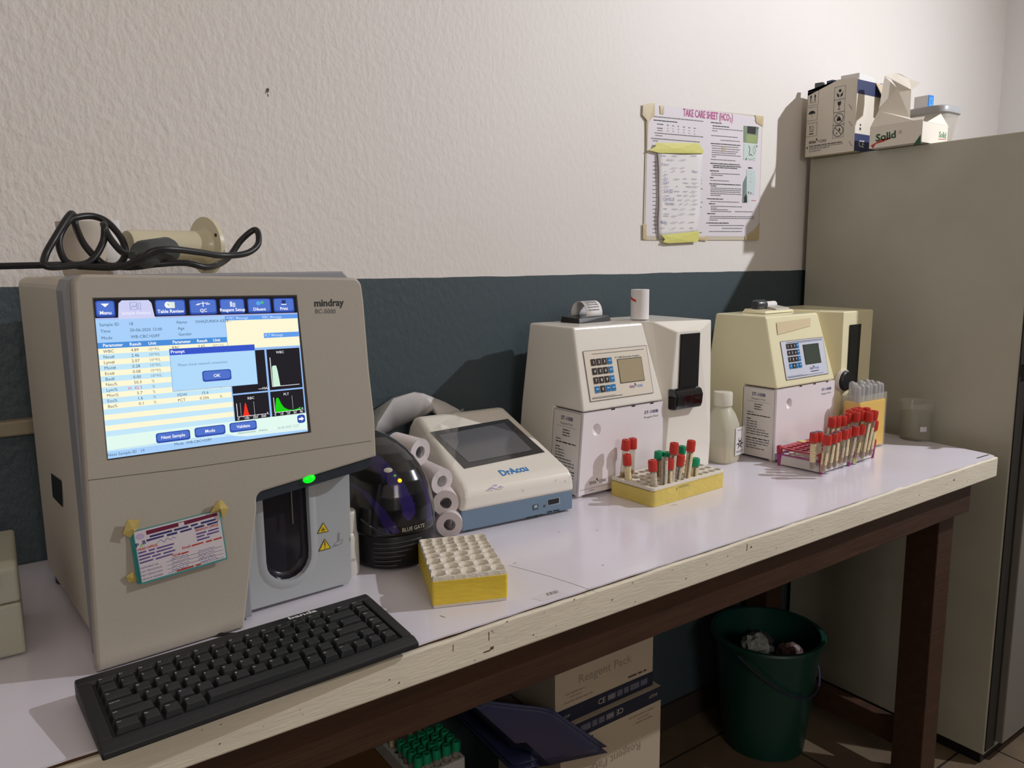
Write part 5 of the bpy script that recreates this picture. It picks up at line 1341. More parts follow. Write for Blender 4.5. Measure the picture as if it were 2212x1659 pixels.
b_ = MB(JM); b_.lathe([(.0215, .1295), (.0218, .132), (.0216, .157), (.0200, .1605), (.0001, .161)], mat('jug_cap_plastic', (218, 214, 200), .4, sub=.15), 30); b_.build('cap', jg)
FJ = Face(at_y(1571, 1000, JY - .0385) * 1.0, (1, 0, 0), (0, 0, 1))
FJ = Face(JM @ Vector((-.036, -.0376, 0)), JM.to_3x3() @ Vector((1, 0, 0)), (0, 0, 1)); lb_ = MB(); i_ = Ink(lb_, FJ, .0010)
jx = .031; i_.rect(jx, .018, jx + .038, .082, mat('label_paper_white', (226, 222, 222), .5)); i_.up(.0002)
i_.text('Biohazard', jx + .019, .074, .0030, GREYINK, align='c', width=.018); biohaz(i_, (jx + .019, .0440), .0150, BLACK); i_.text('WASTE', jx + .019, .0225, .0062, BLACK, align='c', width=.028)
lb_.build('biohazard_label', jg)

# ---- beaker with water near the cabinet
BX_, BY_ = 1.955, .982; bk = thing('glass_beaker', (BX_, BY_, T), 0, 'clear glass beaker of water standing by the grey cabinet', 'beaker')
BKM = mloc((BX_, BY_, T), 205); GL = mat('clear_glass', (226, 226, 206), .04, alpha=.12, spec=.8)
def bring(r, z, spout=0.0):
    out = []
    for i in range(48):
        a = 2 * PI * i / 48; d = min(abs(a), 2 * PI - abs(a)); rr = r + spout * math.exp(-(d / .28) ** 2); out.append((rr * math.cos(a), rr * math.sin(a), z - spout * .35 * math.exp(-(d / .22) ** 2)))
    return out
b_ = MB(BKM); b_.loft([bring(.0005, 0), bring(.034, 0), bring(.0375, .004), bring(.0378, .092), bring(.0400, .0985, .006), bring(.0405, .0990, .007), bring(.0395, .0985, .006), bring(.0362, .092), bring(.0360, .005), bring(.033, .0025), bring(.0005, .0025)], GL, True, False); b_.build('glass', bk)
b_ = MB(BKM); b_.lathe([(.0001, .0030), (.0325, .0030), (.0355, .0056), (.0357, .070), (.0001, .070)], mat('water', (196, 194, 160), .03, alpha=.12, spec=.6), 40); b_.build('water', bk)
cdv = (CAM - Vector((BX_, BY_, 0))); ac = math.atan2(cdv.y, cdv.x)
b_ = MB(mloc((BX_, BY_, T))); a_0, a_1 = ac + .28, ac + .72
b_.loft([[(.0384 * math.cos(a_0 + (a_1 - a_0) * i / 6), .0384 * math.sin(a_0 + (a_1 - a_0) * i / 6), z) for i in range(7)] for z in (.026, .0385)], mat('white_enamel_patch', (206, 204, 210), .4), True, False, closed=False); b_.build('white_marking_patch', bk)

# ---- clear container of yellow liquid with upturned tubes
yc = thing('yellow_liquid_container', (1.762, 1.012, T), 0, 'clear box of yellow liquid with frosted round-topped tubes, behind the magenta rack', 'container')
YM = mloc((1.708, .990, T), -1)
YL = mat('yellow_fluid', (240, 190, 20), .2, coat=.4); CP = mat('clear_box_plastic', (236, 232, 214), .08, alpha=.12, spec=.8)
b_ = MB(YM); b_.box(.003, .114, .003, .045, .003, .118, YL); b_.build('liquid', yc, bevel=.003)
b_ = MB(YM); v_, f_ = plate(rrect(0, 0, .117, .048, .005), [rrect(.0015, .0015, .1155, .0465, .004)], .134, .0004); b_.mesh((v_, f_), CP, M=Matrix.Translation((0, 0, .067 + .001))); b_.box(.002, .115, .002, .046, .0, .0022, CP); b_.build('clear_box', yc)
FRO = mat('frosted_tube_plastic', (214, 214, 216), .22, trans=.4, alpha=.62, coat=.3)
k = 0
for row, n_ in ((0, 7), (1, 6)):
    for i in range(n_):
        x = .009 + i * .0165 + row * .0085; y = .0125 + row * .0215; h = .158 + (.004 if (i + row) % 2 else 0) + row * .004
        b_ = MB(YM @ Matrix.Translation((x, y, 0)) @ Matrix.Rotation(math.radians(R_.uniform(-2, 2)), 4, 'Y')); r = .0078
        b_.lathe([(r, .1185), (r, h - .008)] + [(r * math.cos(a), h - .008 + r * math.sin(a)) for a in (.3, .6, .9, 1.2, 1.45)] + [(.0001, h - .0002)], FRO, 18); b_.build('upturned_tube', yc)

# ---- pale box at the far left and a sheet of paper
lx = thing('small_pale_device', (-.03, 1.09, T), 0, 'pale grey-green boxy device with a seam, cut off at the left edge', 'device')
LM = mat('pale_device_plastic', (176, 176, 160), .5); LXM = mloc((-.16, 1.040, T), -2)
b_ = MB(LXM); b_.box(0, .185, 0, .13, .002, .0655, LM); b_.build('lower_body', lx, bevel=.003)
b_ = MB(LXM); b_.prism([(0, .0665), (0, .108), (.006, .116), (.13, .118), (.13, .0665)], 0, .185, LM, axis='x'); b_.build('lid', lx, bevel=.004, seg=3)
b_ = MB(LXM); b_.box(.150, .166, -.0035, .002, .088, .106, LM); b_.box(.150, .166, -.0036, -.0008, .096, .098, DARKPL); b_.build('catch', lx, bevel=.001)

# ================================================================== NOTICE AND NOTE ON THE WALL
FWl = Face((0, WY - .0012, 0), (1, 0, 0), (0, 0, 1))
def ZP(zx, zy): return FWl.px(1380 + zx / 5.185, 210 + zy / 5.185)
a_ = ZP(700, 800)
no = thing('wall_notice', (a_[0], WY, a_[1]), 0, 'laminated TAKE CARE SHEET notice taped to the cream wall', 'notice')
nm = MB(); i_ = Ink(nm, FWl, .0)
back = mat('laminate_margin', (206, 196, 176), .25, coat=.4)
pts = [ZP(*p) for p in ((85, 75), (1385, 212), (1335, 1600), (45, 1600))]
nm.add([FWl.at(x, y, .0) for x, y in pts] + [FWl.at(x, y, .0012) for x, y in pts], [(0, 1, 2, 3), (7, 6, 5, 4), (0, 4, 5, 1), (1, 5, 6, 2), (2, 6, 7, 3), (3, 7, 4, 0)], back)
i_.l = .0016; i_.poly([ZP(*p) for p in ((100, 70), (1375, 225), (1330, 1560), (62, 1555))], mat('notice_paper', (226, 220, 226), .3, coat=.5)); i_.up(.0003)
nm.build('laminated_sheet', no)
pr_ = MB(); i_ = Ink(pr_, FWl, .0022); PINK = mat('magenta_title_ink', (186, 44, 130), .5); rn = random.Random(21)
def ztext(t, A, B, m, **k): i_.text_px(t, (1380 + A[0] / 5.185, 210 + A[1] / 5.185), (1380 + B[0] / 5.185, 210 + B[1] / 5.185), m, **k)
ztext('TAKE CARE SHEET (HCO', (490, 210), (1008, 268), PINK, bold=.01, kh=1.6); ztext('3', (1012, 280), (1026, 282), PINK, kh=1.2); ztext(')', (1032, 270), (1044, 272), PINK, kh=1.6)
def zwords(x, y, w_, h, m=GREYINK, skew=None):
    sk = skew if skew is not None else .115 * max(0.0, 1 - y / 1500)
    a = ZP(x, y); b_ = ZP(x + w_, y + w_ * sk); hh = (Vector(ZP(x, y)) - Vector(ZP(x, y - h))).length
    i_.words(a[0], a[1], (Vector(b_) - Vector(a)).length, hh, m, rn, ang=math.atan2(b_[1] - a[1], b_[0] - a[0]))
zwords(130, 218, 590, 10); zwords(160, 262, 270, 11, BLACK)
for x in range(6): zwords(310 + x * 60, 318 + x * 7, 18, 8, BLACK)
zwords(200, 305, 70, 9, BLACK); zwords(200, 350, 60, 9, BLACK); zwords(200, 375, 60, 8)
for r in range(2):
    for x in range(6): zwords(312 + x * 60, 350 + r * 30 + x * 7, 14, 6)
zwords(170, 405, 545, 10); zwords(180, 432, 80, 9); zwords(130, 465, 550, 10); zwords(150, 492, 60, 9)
for y, x, w_, bld in ((288, 800, 120, 1), (325, 820, 190, 1), (352, 820, 340, 0), (378, 815, 60, 0), (432, 805, 300, 0), (485, 910, 220, 0), (522, 800, 330, 1), (548, 810, 300, 0), (574, 815, 310, 0), (600, 812, 300, 0), (622, 810, 270, 0), (645, 812, 320, 0), (668, 812, 50, 0), (700, 800, 280, 0), (745, 795, 330, 1), (770, 825, 315, 1), (790, 825, 270, 1),
                       (828, 790, 105, 1), (855, 805, 320, 0), (875, 805, 130, 0), (905, 790, 40, 1), (935, 795, 210, 0), (975, 785, 350, 1), (998, 800, 60, 1), (1020, 800, 345, 0), (1040, 797, 345, 0), (1060, 797, 340, 0), (1082, 797, 345, 0), (1102, 797, 110, 0), (1142, 758, 180, 1), (1172, 795, 320, 0), (1197, 778, 70, 1), (1225, 800, 350, 0), (1245, 800, 70, 0), (1262, 800, 190, 0), (1282, 800, 230, 0), (1285, 1070, 200, 0), (1308, 760, 90, 1), (1338, 790, 495, 0), (1358, 785, 500, 0), (1380, 785, 90, 0), (1413, 750, 250, 1), (1440, 782, 390, 0), (1473, 925, 230, 0), (1508, 780, 370, 0)):
    zwords(x, y, w_, 10 if bld else 8, BLACK if bld else GREYINK)
for y in (640, 690, 735, 810, 855, 905, 935, 970, 1030, 1180, 1235, 1520): zwords(668 + rn.uniform(-6, 10), y, 30, 8, BLACK if y in (935, 1235) else GREYINK)
for y in list(range(730, 1540, 44)): zwords(150, y, 42, 8, BLACK if y % 88 == 0 else GREYINK)
def zpoly(pts, m): i_.poly([ZP(*p) for p in pts], m)
zpoly([(1168, 320), (1335, 335), (1320, 520), (1165, 505)], mat('photo_green', (126, 144, 120), .4)); zpoly([(1170, 520), (1322, 530), (1300, 712), (1165, 700)], mat('photo_pale_green', (200, 214, 208), .4)); i_.up()
zpoly([(1208, 325), (1308, 332), (1298, 418), (1205, 405)], mat('photo_black', (40, 36, 40), .4)); zpoly([(1198, 418), (1318, 430), (1308, 520), (1195, 510)], mat('photo_olive', (150, 168, 112), .4))
i_.path([ZP(*p) for p in ((1222, 545), (1238, 580), (1225, 640))], .0022, BLACK); i_.path([ZP(*p) for p in ((1285, 545), (1270, 590), (1282, 640), (1300, 600), (1285, 545))], .0010, BLACK); i_.path([ZP(*p) for p in ((1225, 655), (1245, 640), (1265, 658))], .002, BLACK); i_.path([ZP(*p) for p in ((1215, 685), (1240, 700), (1290, 688))], .001, GREYINK); zpoly([(1190, 680), (1200, 682), (1196, 705), (1186, 700)], BLACK)
zpoly([(1200, 810), (1290, 815), (1300, 960), (1285, 1095), (1200, 1080)], mat('photo_pale_tube', (198, 212, 212), .4)); zpoly([(1200, 870), (1200, 1180), (1152, 1185), (1160, 960)], mat('photo_grey_green', (120, 136, 132), .4)); i_.up()
zpoly([(1205, 1100), (1230, 1095), (1225, 1180), (1205, 1185)], mat('photo_pale_tube', (198, 212, 212), .4)); zpoly([(1172, 1120), (1200, 1080), (1202, 1180), (1170, 1183)], BLACK)
for y in (860, 905, 940, 952): i_.line(ZP(1238, y), ZP(1252, y + 2), .0008, GREYINK)
zwords(1218, 800, 46, 16, BLACK); zwords(1252, 1160, 52, 6, REDINK); zpoly([(1218, 1055), (1226, 1055), (1226, 1078), (1216, 1078)], BLACK); zwords(1235, 1080, 22, 12, GREYINK)
zpoly([(1320, 340), (1332, 341), (1331, 356), (1320, 355)], BLACK); zpoly([(1305, 540), (1320, 541), (1319, 562), (1305, 561)], GREYINK); zpoly([(1290, 255), (1345, 262), (1312, 300)], mat('torn_corner', (170, 150, 130), .6)); zpoly([(928, 545), (960, 548), (962, 612), (925, 612)], mat('photo_tan', (186, 168, 150), .5))
pr_.build('print', no)
def wt(pts, lift, parent, m, wav=.0012):
    mb = MB(); P = [ZP(*p) for p in pts]; c = (sum(p[0] for p in P) / len(P), sum(p[1] for p in P) / len(P)); n = len(P)
    mb.add([FWl.at(c[0], c[1], lift + wav)] + [FWl.at(p[0], p[1], lift) for p in P], [(0, 1 + i, 1 + (i + 1) % n) for i in range(n)], m); mb.build('tape', parent, solid=.0002)
PT = mat('aged_clear_tape', (214, 196, 158), .35, coat=.3, alpha=.85)
wt([(35, 85), (170, 65), (170, 200), (90, 215), (88, 620), (78, 620), (75, 240), (30, 200)], .003, no, PT); wt([(225, 95), (272, 95), (272, 192), (230, 190)], .003, no, PT, .0004)
wt([(1290, 200), (1388, 218), (1380, 330), (1310, 290)], .003, no, PT); wt([(35, 1420), (75, 1420), (80, 1590), (35, 1590)], .003, no, PT); wt([(640, 1555), (760, 1560), (755, 1610), (630, 1600)], .003, no, PT); wt([(1290, 1480), (1345, 1400), (1335, 1600), (1180, 1600), (1180, 1560)], .003, no, PT)
# handwritten note
c0 = ZP(440, 1000); nt_ = thing('handwritten_note', (c0[0], WY - .006, c0[1]), 0, 'handwritten list on white paper with yellow tape, stuck over the wall notice', 'note')
hn = MB(); rows_ = []; rr = random.Random(13)
L_ = [(185, 585), (192, 760), (200, 980), (202, 1180), (185, 1400), (205, 1590)]; Rr = [(690, 600), (690, 800), (680, 1000), (668, 1200), (655, 1400), (645, 1520)]
for k in range(13):
    t = k / 12 * (len(L_) - 1); j = min(int(t), len(L_) - 2); f = t - j
    l = (L_[j][0] + (L_[j + 1][0] - L_[j][0]) * f, L_[j][1] + (L_[j + 1][1] - L_[j][1]) * f); r = (Rr[j][0] + (Rr[j + 1][0] - Rr[j][0]) * f, Rr[j][1] + (Rr[j + 1][1] - Rr[j][1]) * f)
    row = []
    for q in range(9):
        u = q / 8; p = ZP(l[0] + (r[0] - l[0]) * u, l[1] + (r[1] - l[1]) * u); row.append(FWl.at(p[0], p[1], .0052 + .0035 * math.sin(k * .8 + q * .9) * .5 + (.004 if q == 0 else 0) * math.sin(PI * k / 12) + rr.uniform(0, .0004)))
    rows_.append(row)
hn.loft(rows_, PAPER, True, False, closed=False); hn.build('sheet', nt_, solid=.0003)
hw = MB(); i_ = Ink(hw, FWl, .0085); PEN = mat('faded_pen', (130, 134, 172), .6); rn = random.Random(4)
for y, items in ((665, ((215, 60), (350, 60), (560, 60))), (710, ((290, 80), (440, 60))), (765, ()), (800, ((340, 60), (445, 40))), (840, ((255, 20), (350, 30), (450, 40))), (880, ()), (925, ((370, 60), (470, 40), (560, 60))), (970, ((470, 60), (570, 60))), (1010, ((250, 60), (390, 20), (500, 60), (570, 80))), (1065, ((370, 60), (470, 50), (560, 60))), (1110, ((250, 70), (400, 50), (480, 40), (560, 60))), (1160, ((410, 50), (500, 40), (570, 60))), (1205, ((430, 30), (500, 30), (575, 60))), (1260, ((245, 40), (350, 60), (440, 50), (560, 50))), (1315, ((250, 60), (430, 60), (540, 60))), (1340, ((245, 60), (340, 60))), (1410, ((340, 70), (440, 40), (530, 60))), (1475, ((215, 50), (340, 50), (440, 40), (540, 40)))):
    for x, w_ in items:
        a = ZP(x, y); b_ = ZP(x + w_, y + 3); i_.scrawl(a[0], a[1], b_[0] - a[0], .0035, PEN, rn, pen=.0006)
ztext('D Dimer', (225, 765), (312, 768), PEN); ztext('PCT', (258, 885), (300, 886), PEN); ztext('PSA', (258, 930), (300, 931), PEN); ztext('CEA', (252, 972), (312, 974), PEN); ztext('CA125', (250, 1068), (355, 1072), PEN); ztext('CA15-3', (250, 1162), (368, 1165), PEN); ztext('Dimer', (570, 845), (632, 850), PEN); ztext('Ferritin', (275, 1208), (370, 1212), PEN); ztext('HBsAg', (200, 1415), (290, 1418), PEN)
hw.build('handwriting', nt_)
YT2 = mat('yellow_note_tape', (214, 210, 120), .5, bump=.2, bscale=100)
wt([(165, 515), (630, 520), (690, 600), (690, 635), (200, 630), (78, 600), (150, 560)], .0100, nt_, YT2, .0010); wt([(225, 1545), (650, 1500), (635, 1620), (300, 1638), (240, 1625), (265, 1595)], .0085, nt_, YT2, .0012)

# ================================================================== ON TOP OF THE CABINET
ZC = CBZ + .001
CARD = mat('white_carton_board', (214, 206, 192), .6); NAVYP = mat('navy_print', (38, 48, 92), .5); NAVYD = mat('dark_navy_print', (26, 31, 52), .55); BRD = mat('carton_board_inside', (200, 184, 156), .7)
C1 = Face((1.965, 0, 0), (0, -1, 0), (0, 0, 1))   # outer face looking towards the bench
def Z3(zx, zy): return (1680 + zx / 4.158, 140 + zy / 4.158)
ct = thing('shipping_carton', (2.05, 1.28, ZC), 0, 'open white shipping carton with handling symbols and a navy CE band, on the cabinet', 'box')
cb_ = MB(); y0, y1, x0, x1, zt_ = 1.199, 1.345, 1.965, 2.135, ZC + .186
th = .003
cb_.box(x0, x0 + th, y0, y1, ZC, zt_ - .008, CARD); cb_.box(x1 - th, x1, y0, y1, ZC, zt_ - .02, BRD); cb_.box(x0 + th, x1 - th, y1 - th, y1, ZC, zt_ - .02, BRD); cb_.box(x0 + th, x1 - th, y0, y0 + th, ZC, zt_ - .005, CARD); cb_.box(x0 + th, x1 - th, y0 + th, y1 - th, ZC, ZC + th, BRD)
cb_.prism([(y0, zt_ - .008), (y1, zt_ - .008), (y1, zt_ - .022), (y1 - .02, zt_ - .006), (y0 + .055, zt_ + .004), (y0, zt_)], x0, x0 + .002, CARD)
ca = cb_.build('carton', ct)
pm = MB(); i_ = Ink(pm, C1, .0004)
def zq(*p): return C1.px(*Z3(*p))
def sym(cx, cy, fn, w_=92, h_=108):
    a = zq(cx - w_ / 2, cy - h_ / 2); b_ = zq(cx + w_ / 2, cy + h_ / 2 - 6); i_.frame(a[0], b_[1], b_[0], a[1], .0008, GREYINK); fn((a[0] + b_[0]) / 2, (a[1] + b_[1]) / 2, min(abs(b_[0] - a[0]), abs(a[1] - b_[1])) / 2)
def s_up(x, y, r):
    for d in (-.38, .38): i_.rect(x + d * r - r * .07, y - r * .5, x + d * r + r * .07, y + r * .3, BLACK); i_.poly([(x + d * r - r * .2, y + r * .2), (x + d * r + r * .2, y + r * .2), (x + d * r, y + r * .65)], BLACK)
    i_.rect(x - r * .6, y - r * .68, x + r * .6, y - r * .62, BLACK)
def s_umb(x, y, r): i_.poly([(x + r * .62 * math.cos(a), y + r * .5 * math.sin(a)) for a in [PI * k / 10 for k in range(11)]], BLACK); i_.rect(x - r * .03, y - r * .6, x + r * .03, y, GREYINK)
def s_bin(x, y, r): i_.path([(x - r * .35, y + r * .5), (x + r * .35, y + r * .5), (x + r * .25, y - r * .3), (x - r * .25, y - r * .3), (x - r * .35, y + r * .5)], r * .07, GREYINK); i_.rect(x - r * .4, y - r * .72, x + r * .4, y - r * .58, BLACK); i_.line((x - r * .4, y + r * .6), (x + r * .35, y - r * .4), r * .06, GREYINK)
def s_hand(x, y, r): i_.poly([(x - r * .6, y + r * .3), (x - r * .45, y), (x - r * .15, y - r * .2), (x - r * .1, y - r * .65), (x - r * .5, y - r * .45)], BLACK); i_.poly([(x + r * .6, y + r * .3), (x + r * .5, y - r * .45), (x + r * .1, y - r * .65), (x + r * .15, y - r * .2), (x + r * .45, y)], BLACK); i_.poly(circ(x, y + r * .4, r * .28, 6), BLACK)
def s_glass(x, y, r): i_.poly([(x - r * .35, y + r * .65), (x + r * .35, y + r * .65), (x + r * .25, y + r * .1), (x, y - r * .05), (x - r * .25, y + r * .1)], BLACK); i_.rect(x - r * .05, y - r * .55, x + r * .05, y, BLACK); i_.rect(x - r * .25, y - r * .65, x + r * .25, y - r * .55, BLACK)
def s_ring(x, y, r): i_.fill(circ(x, y, r * .85, 28), [circ(x, y, r * .76, 28)], BLACK); i_.line((x - r * .55, y + r * .55), (x + r * .55, y - r * .55), r * .09, BLACK)
def s_fire(x, y, r): i_.poly([(x - r * .4, y - r * .4), (x - r * .35, y), (x - r * .1, y + r * .15), (x, y + r * .5), (x + r * .2, y + r * .1), (x + r * .38, y), (x + r * .35, y - r * .4)], BLACK); s_ring(x, y, r)
def s_hook(x, y, r): i_.poly([(x - r * .4, y - r * .5), (x - r * .3, y - r * .1), (x - r * .15, y - r * .5)], BLACK); i_.poly([(x + r * .1, y), (x + r * .1, y + r * .4), (x + r * .3, y + r * .5), (x + r * .4, y - r * .05)], BLACK); s_ring(x, y, r * 1.1)
for cx, cy, fn in ((318, 305, s_up), (308, 445, s_umb), (303, 587, s_bin), (560, 258, s_hand), (553, 370, s_glass), (550, 485, s_fire), (543, 598, s_hook)): sym(cx, cy, fn)
a = zq(280, 712); b_ = zq(435, 692); senso_logo(i_, a[0], a[1], b_[0] - a[0], BLACK, GREYINK); rn = random.Random(31)
for k, (yy, w_) in enumerate(((738, 300), (752, 300), (766, 180), (784, 100))):
    a = zq(283, yy); b_ = zq(283 + w_, yy - w_ * .145); i_.words(a[0], a[1], b_[0] - a[0], .0020 if k else .0026, BLACK if k == 0 else GREYINK, rn)
a = zq(262, 748); i_.poly([(a[0] - .003, a[1] - .002), (a[0] + .003, a[1] - .002), (a[0] + .003, a[1] + .004), (a[0], a[1] + .001)], BLACK)
for y in (380, 530, 712): i_.line(zq(640, y - 25), zq(668, y + 20), .0012, GREYINK)
C1b = Face((0, y0, 0), (1, 0, 0), (0, 0, 1)); i_ = Ink(pm, C1b, .0004)
i_.rect(x0, ZC, x1, ZC + .045, NAVYP); i_.rect(x0, zt_ - .040, x1, zt_ - .005, NAVYP); i_.up(); i_.text('CE', x0 + .020, ZC + .012, .017, WHITEINK, width=.026, bold=.01); i_.poly(circ(x0 + .024, ZC + .058, .004, 10), BLACK); i_.poly(circ(x0 + .024, ZC + .068, .003, 10), BLACK)
pm.build('print', ct)
fl = MB(); fl.add([(x0 + .085, y0, zt_ - .005), (x0 + .165, y0, zt_ - .005), (x0 + .16, y0 - .030, zt_ - .075), (x0 + .10, y0 - .032, zt_ - .075)], [(0, 1, 2, 3)], BRD); fl.build('flap', ct, solid=.002)
# things poking out of the carton
def small_box(name, lo, hi, m, lab, cat='box', yaw=0, grp=None):
    c = ((lo[0] + hi[0]) / 2, (lo[1] + hi[1]) / 2, lo[2]); mb = MB(mloc(c, yaw)); hx, hy = (hi[0] - lo[0]) / 2, (hi[1] - lo[1]) / 2
    mb.box(-hx, hx, -hy, hy, 0, hi[2] - lo[2], m); return mb.build(name, loc=c, bevel=.001, label=lab, cat=cat, group=grp)
small_box('small_carton', (2.0, 1.225, ZC + .012), (2.10, 1.275, ZC + .206), mat('white_box_card', (222, 220, 220), .5), 'white narrow box sticking up out of the open shipping carton', yaw=8)
small_box('navy_pack', (1.985, 1.280, ZC + .014), (2.06, 1.300, ZC + .198), mat('dark_navy_pack', (46, 56, 92), .5), 'dark navy flat pack standing in the shipping carton', 'pack', yaw=-4)
small_box('violet_pack', (2.105, 1.215, ZC + .012), (2.125, 1.255, ZC + .190), mat('violet_pack_print', (62, 52, 176), .5), 'small violet pack at the right side inside the shipping carton', 'pack')
small_box('dark_packet', (1.975, 1.310, ZC + .014), (1.99, 1.332, ZC + .196), mat('dark_grey_packet', (86, 88, 92), .5), 'dark grey packet corner showing at the left of the shipping carton', 'packet', yaw=12)
# open white and green glove box
C2 = Face((1.965, 0, 0), (0, -1, 0), (0, 0, 1))
gb_ = thing('glove_box', (2.02, 1.09, ZC), 0, 'open white box lettered Solid in dark green, its lid flaps raised, on the cabinet', 'box')
WB = mat('white_green_box_card', (224, 216, 204), .55); GB = mat('green_print', (40, 84, 52), .5); y0, y1, x0, x1 = 1.021, 1.157, 1.965, 2.09; h1, h2 = .053, .050
m_ = MB(); m_.box(x0, x0 + .002, y0, y1, ZC, ZC + h1, WB); m_.box(x0 + .002, x1, y0, y0 + .002, ZC, ZC + h1 - .004, WB); m_.box(x1 - .002, x1, y0 + .002, y1, ZC, ZC + h1, WB); m_.box(x0 + .002, x1 - .002, y1 - .002, y1, ZC, ZC + h1, WB); m_.box(x0 + .002, x1 - .002, y0 + .002, y1 - .002, ZC, ZC + .002, WB); m_.build('box_body', gb_)
m_ = MB(); i_ = Ink(m_, C2, .0003)
def z2(*p): return C2.px(*Z3(*p))
i_.text_px('Solid', Z3(880, 690), Z3(1062, 652), GB, bold=.035, kh=.9); i_.poly([z2(*p) for p in ((835, 725), (930, 672), (1045, 648), (950, 690), (880, 712), (855, 752))], REDINK); i_.poly([z2(*p) for p in ((1285, 625), (1285, 710), (1215, 722))], GB); a = z2(1100, 603); i_.fill(circ(a[0], a[1], .0045, 16), [circ(a[0], a[1], .0038, 16)], GREYINK); i_.poly(circ(a[0], a[1], .0014, 8), GB)
C2b = Face((0, y0, 0), (1, 0, 0), (0, 0, 1)); i_ = Ink(m_, C2b, .0003); i_.text('Solid', x0 + .082, ZC + .018, .014, mat('green_print_light', (110, 150, 110), .5), width=.036, bold=.03); i_.line((x0 + .08, ZC + .013), (x0 + .12, ZC + .015), .0015, REDINK)
m_.build('print', gb_)
def flap(pts, nm='lid_flap', m=WB): mb = MB(); mb.add([Vector(p) for p in pts], [tuple(range(len(pts)))], m); mb.build(nm, gb_, solid=.001)
def X2(zx, zy, x):
    d = px_ray(*Z3(zx, zy)); t = (x - CAM.x) / d.x; return CAM + d * t
flap([(x0, y1, ZC + h1), X2(905, 415, 1.99), X2(960, 105, 2.00), X2(1075, 210, 2.02), X2(1200, 228, 2.03), X2(1187, 475, 2.00), (x0, y0 + .02, ZC + h1)])
flap([X2(960, 100, 2.00), X2(1050, 75, 2.03), X2(1110, 85, 2.04), X2(1180, 130, 2.05), X2(1285, 160, 2.06), X2(1200, 225, 2.03), X2(1075, 210, 2.02), X2(1020, 130, 2.01)], 'curled_lid_end')
flap([(x0, y1, ZC + h1), (x0, y0, ZC + h1), X2(1320, 465, 1.98), X2(1190, 480, 1.985), X2(840, 560, 1.975)])
flap([(x0 + .02, y0, ZC + h1 - .004), (x1 - .005, y0, ZC + h1 - .004), X2(1545, 578, 2.10), X2(1465, 440, 2.10)])
# grey tub and a small blue box behind
tb_ = thing('plastic_tub', (2.20, 1.10, ZC), 0, 'grey-lidded clear plastic tub behind the open glove box on the cabinet', 'tub')
TM = mloc((2.185, 1.108, ZC)) @ Matrix.Diagonal((.80, .80, 1, 1)); m_ = MB(TM); m_.loft([sq(.0, .045, 4), sq(.002, .048, 4), sq(.096, .064, 4), sq(.097, .062, 4)], mat('clear_tub_plastic', (206, 200, 190), .2, alpha=.7, trans=.2), True); m_.build('tub', tb_)
m_ = MB(TM); m_.loft([sq(.094, .066, 4), sq(.096, .070, 4), sq(.110, .070, 4), sq(.113, .067, 4), sq(.113, .060, 4), sq(.1105, .058, 4)], mat('grey_lid_plastic', (158, 158, 160), .4), True); m_.build('lid', tb_)
zt2 = ZC + .1145
bb_ = small_box('medicine_box', (2.160, 1.112, zt2), (2.186, 1.150, zt2 + .034), mat('white_medicine_card', (222, 222, 224), .5), 'small blue-ended white box lying on the grey tub lid', yaw=0)
m_ = MB(); i_ = Ink(m_, Face((2.160, 1.1115, zt2), (1, 0, 0), (0, 0, 1)), .0007); i_.rect(.0, .001, .026, .034, mat('bright_blue_print', (36, 132, 226), .4)); i_.up(); i_.frame(.007, .009, .019, .026, .002, mat('pale_blue_print', (120, 190, 246), .4)); m_.build('blue_print', bb_)
bb_.name = 'medicine_box'

# ================================================================== UNDER THE BENCH
RP = mat('reagent_carton_white', (186, 172, 152), .6)
def reagent(z, flip, lab, yf=1.00, hh=.218, xl=.800, ww=.245, dd=.20):
    t_ = thing('reagent_box', (xl + ww / 2, yf + dd / 2, z), 0, lab, 'box', 'reagent boxes stacked under the bench'); m_ = MB(); m_.box(xl, xl + ww, yf, yf + dd, z, z + hh, RP); m_.build('carton', t_, bevel=.001)
    m_ = MB()
    f = Face((xl, yf, z), (1, 0, 0), (0, 0, 1)) if not flip else Face((xl + ww, yf, z + hh), (-1, 0, 0), (0, 0, -1))
    i_ = Ink(m_, f, .0004); i_.rect(0, .0, ww, .029, NAVYD); i_.up(); LG = mat('faint_grey_print', (150, 138, 124), .6); WP = mat('faded_white_print', (170, 166, 160), .6)
    i_.text('Reagent Pack', .055, .098 if flip else .068, .0165, LG, width=.132); i_.text('CE', .102, .0085, .011, WP, width=.018, bold=.01)
    for q, w_ in ((.126, .020), (.150, .014), (.168, .012), (.184, .024), (.212, .018)): i_.rect(q, .008, q + w_, .020, mat('dim_print', (96, 98, 116), .6)); 
    i_.up(); i_.text('IVD', .128, .0100, .007, WP, width=.015); i_.text('IVD' if 0 else 'REF', .012, .010, .006, WP, width=.022)
    rn = random.Random(int(z * 100) + 2); i_.words(.178, .036, .055, .0038, mat('dark_print', (74, 66, 60), .6), rn); i_.words(.024, .054, .045, .003, LG, rn); i_.words(.034, .047, .03, .0022, LG, rn); i_.words(.02, .038, .07, .003, LG, rn)
    m_.build('print', t_)
    return t_
reagent(.4485, False, 'topmost white Reagent Pack carton of the stack under the bench', xl=.796)
reagent(.2250, True, 'upside-down Reagent Pack carton, second in the stack under the bench', yf=.990, xl=.800, ww=.255, hh=.2215)
reagent(.0010, False, 'lowest Reagent Pack carton, at the floor under the bench', yf=1.0, xl=.81, hh=.222)
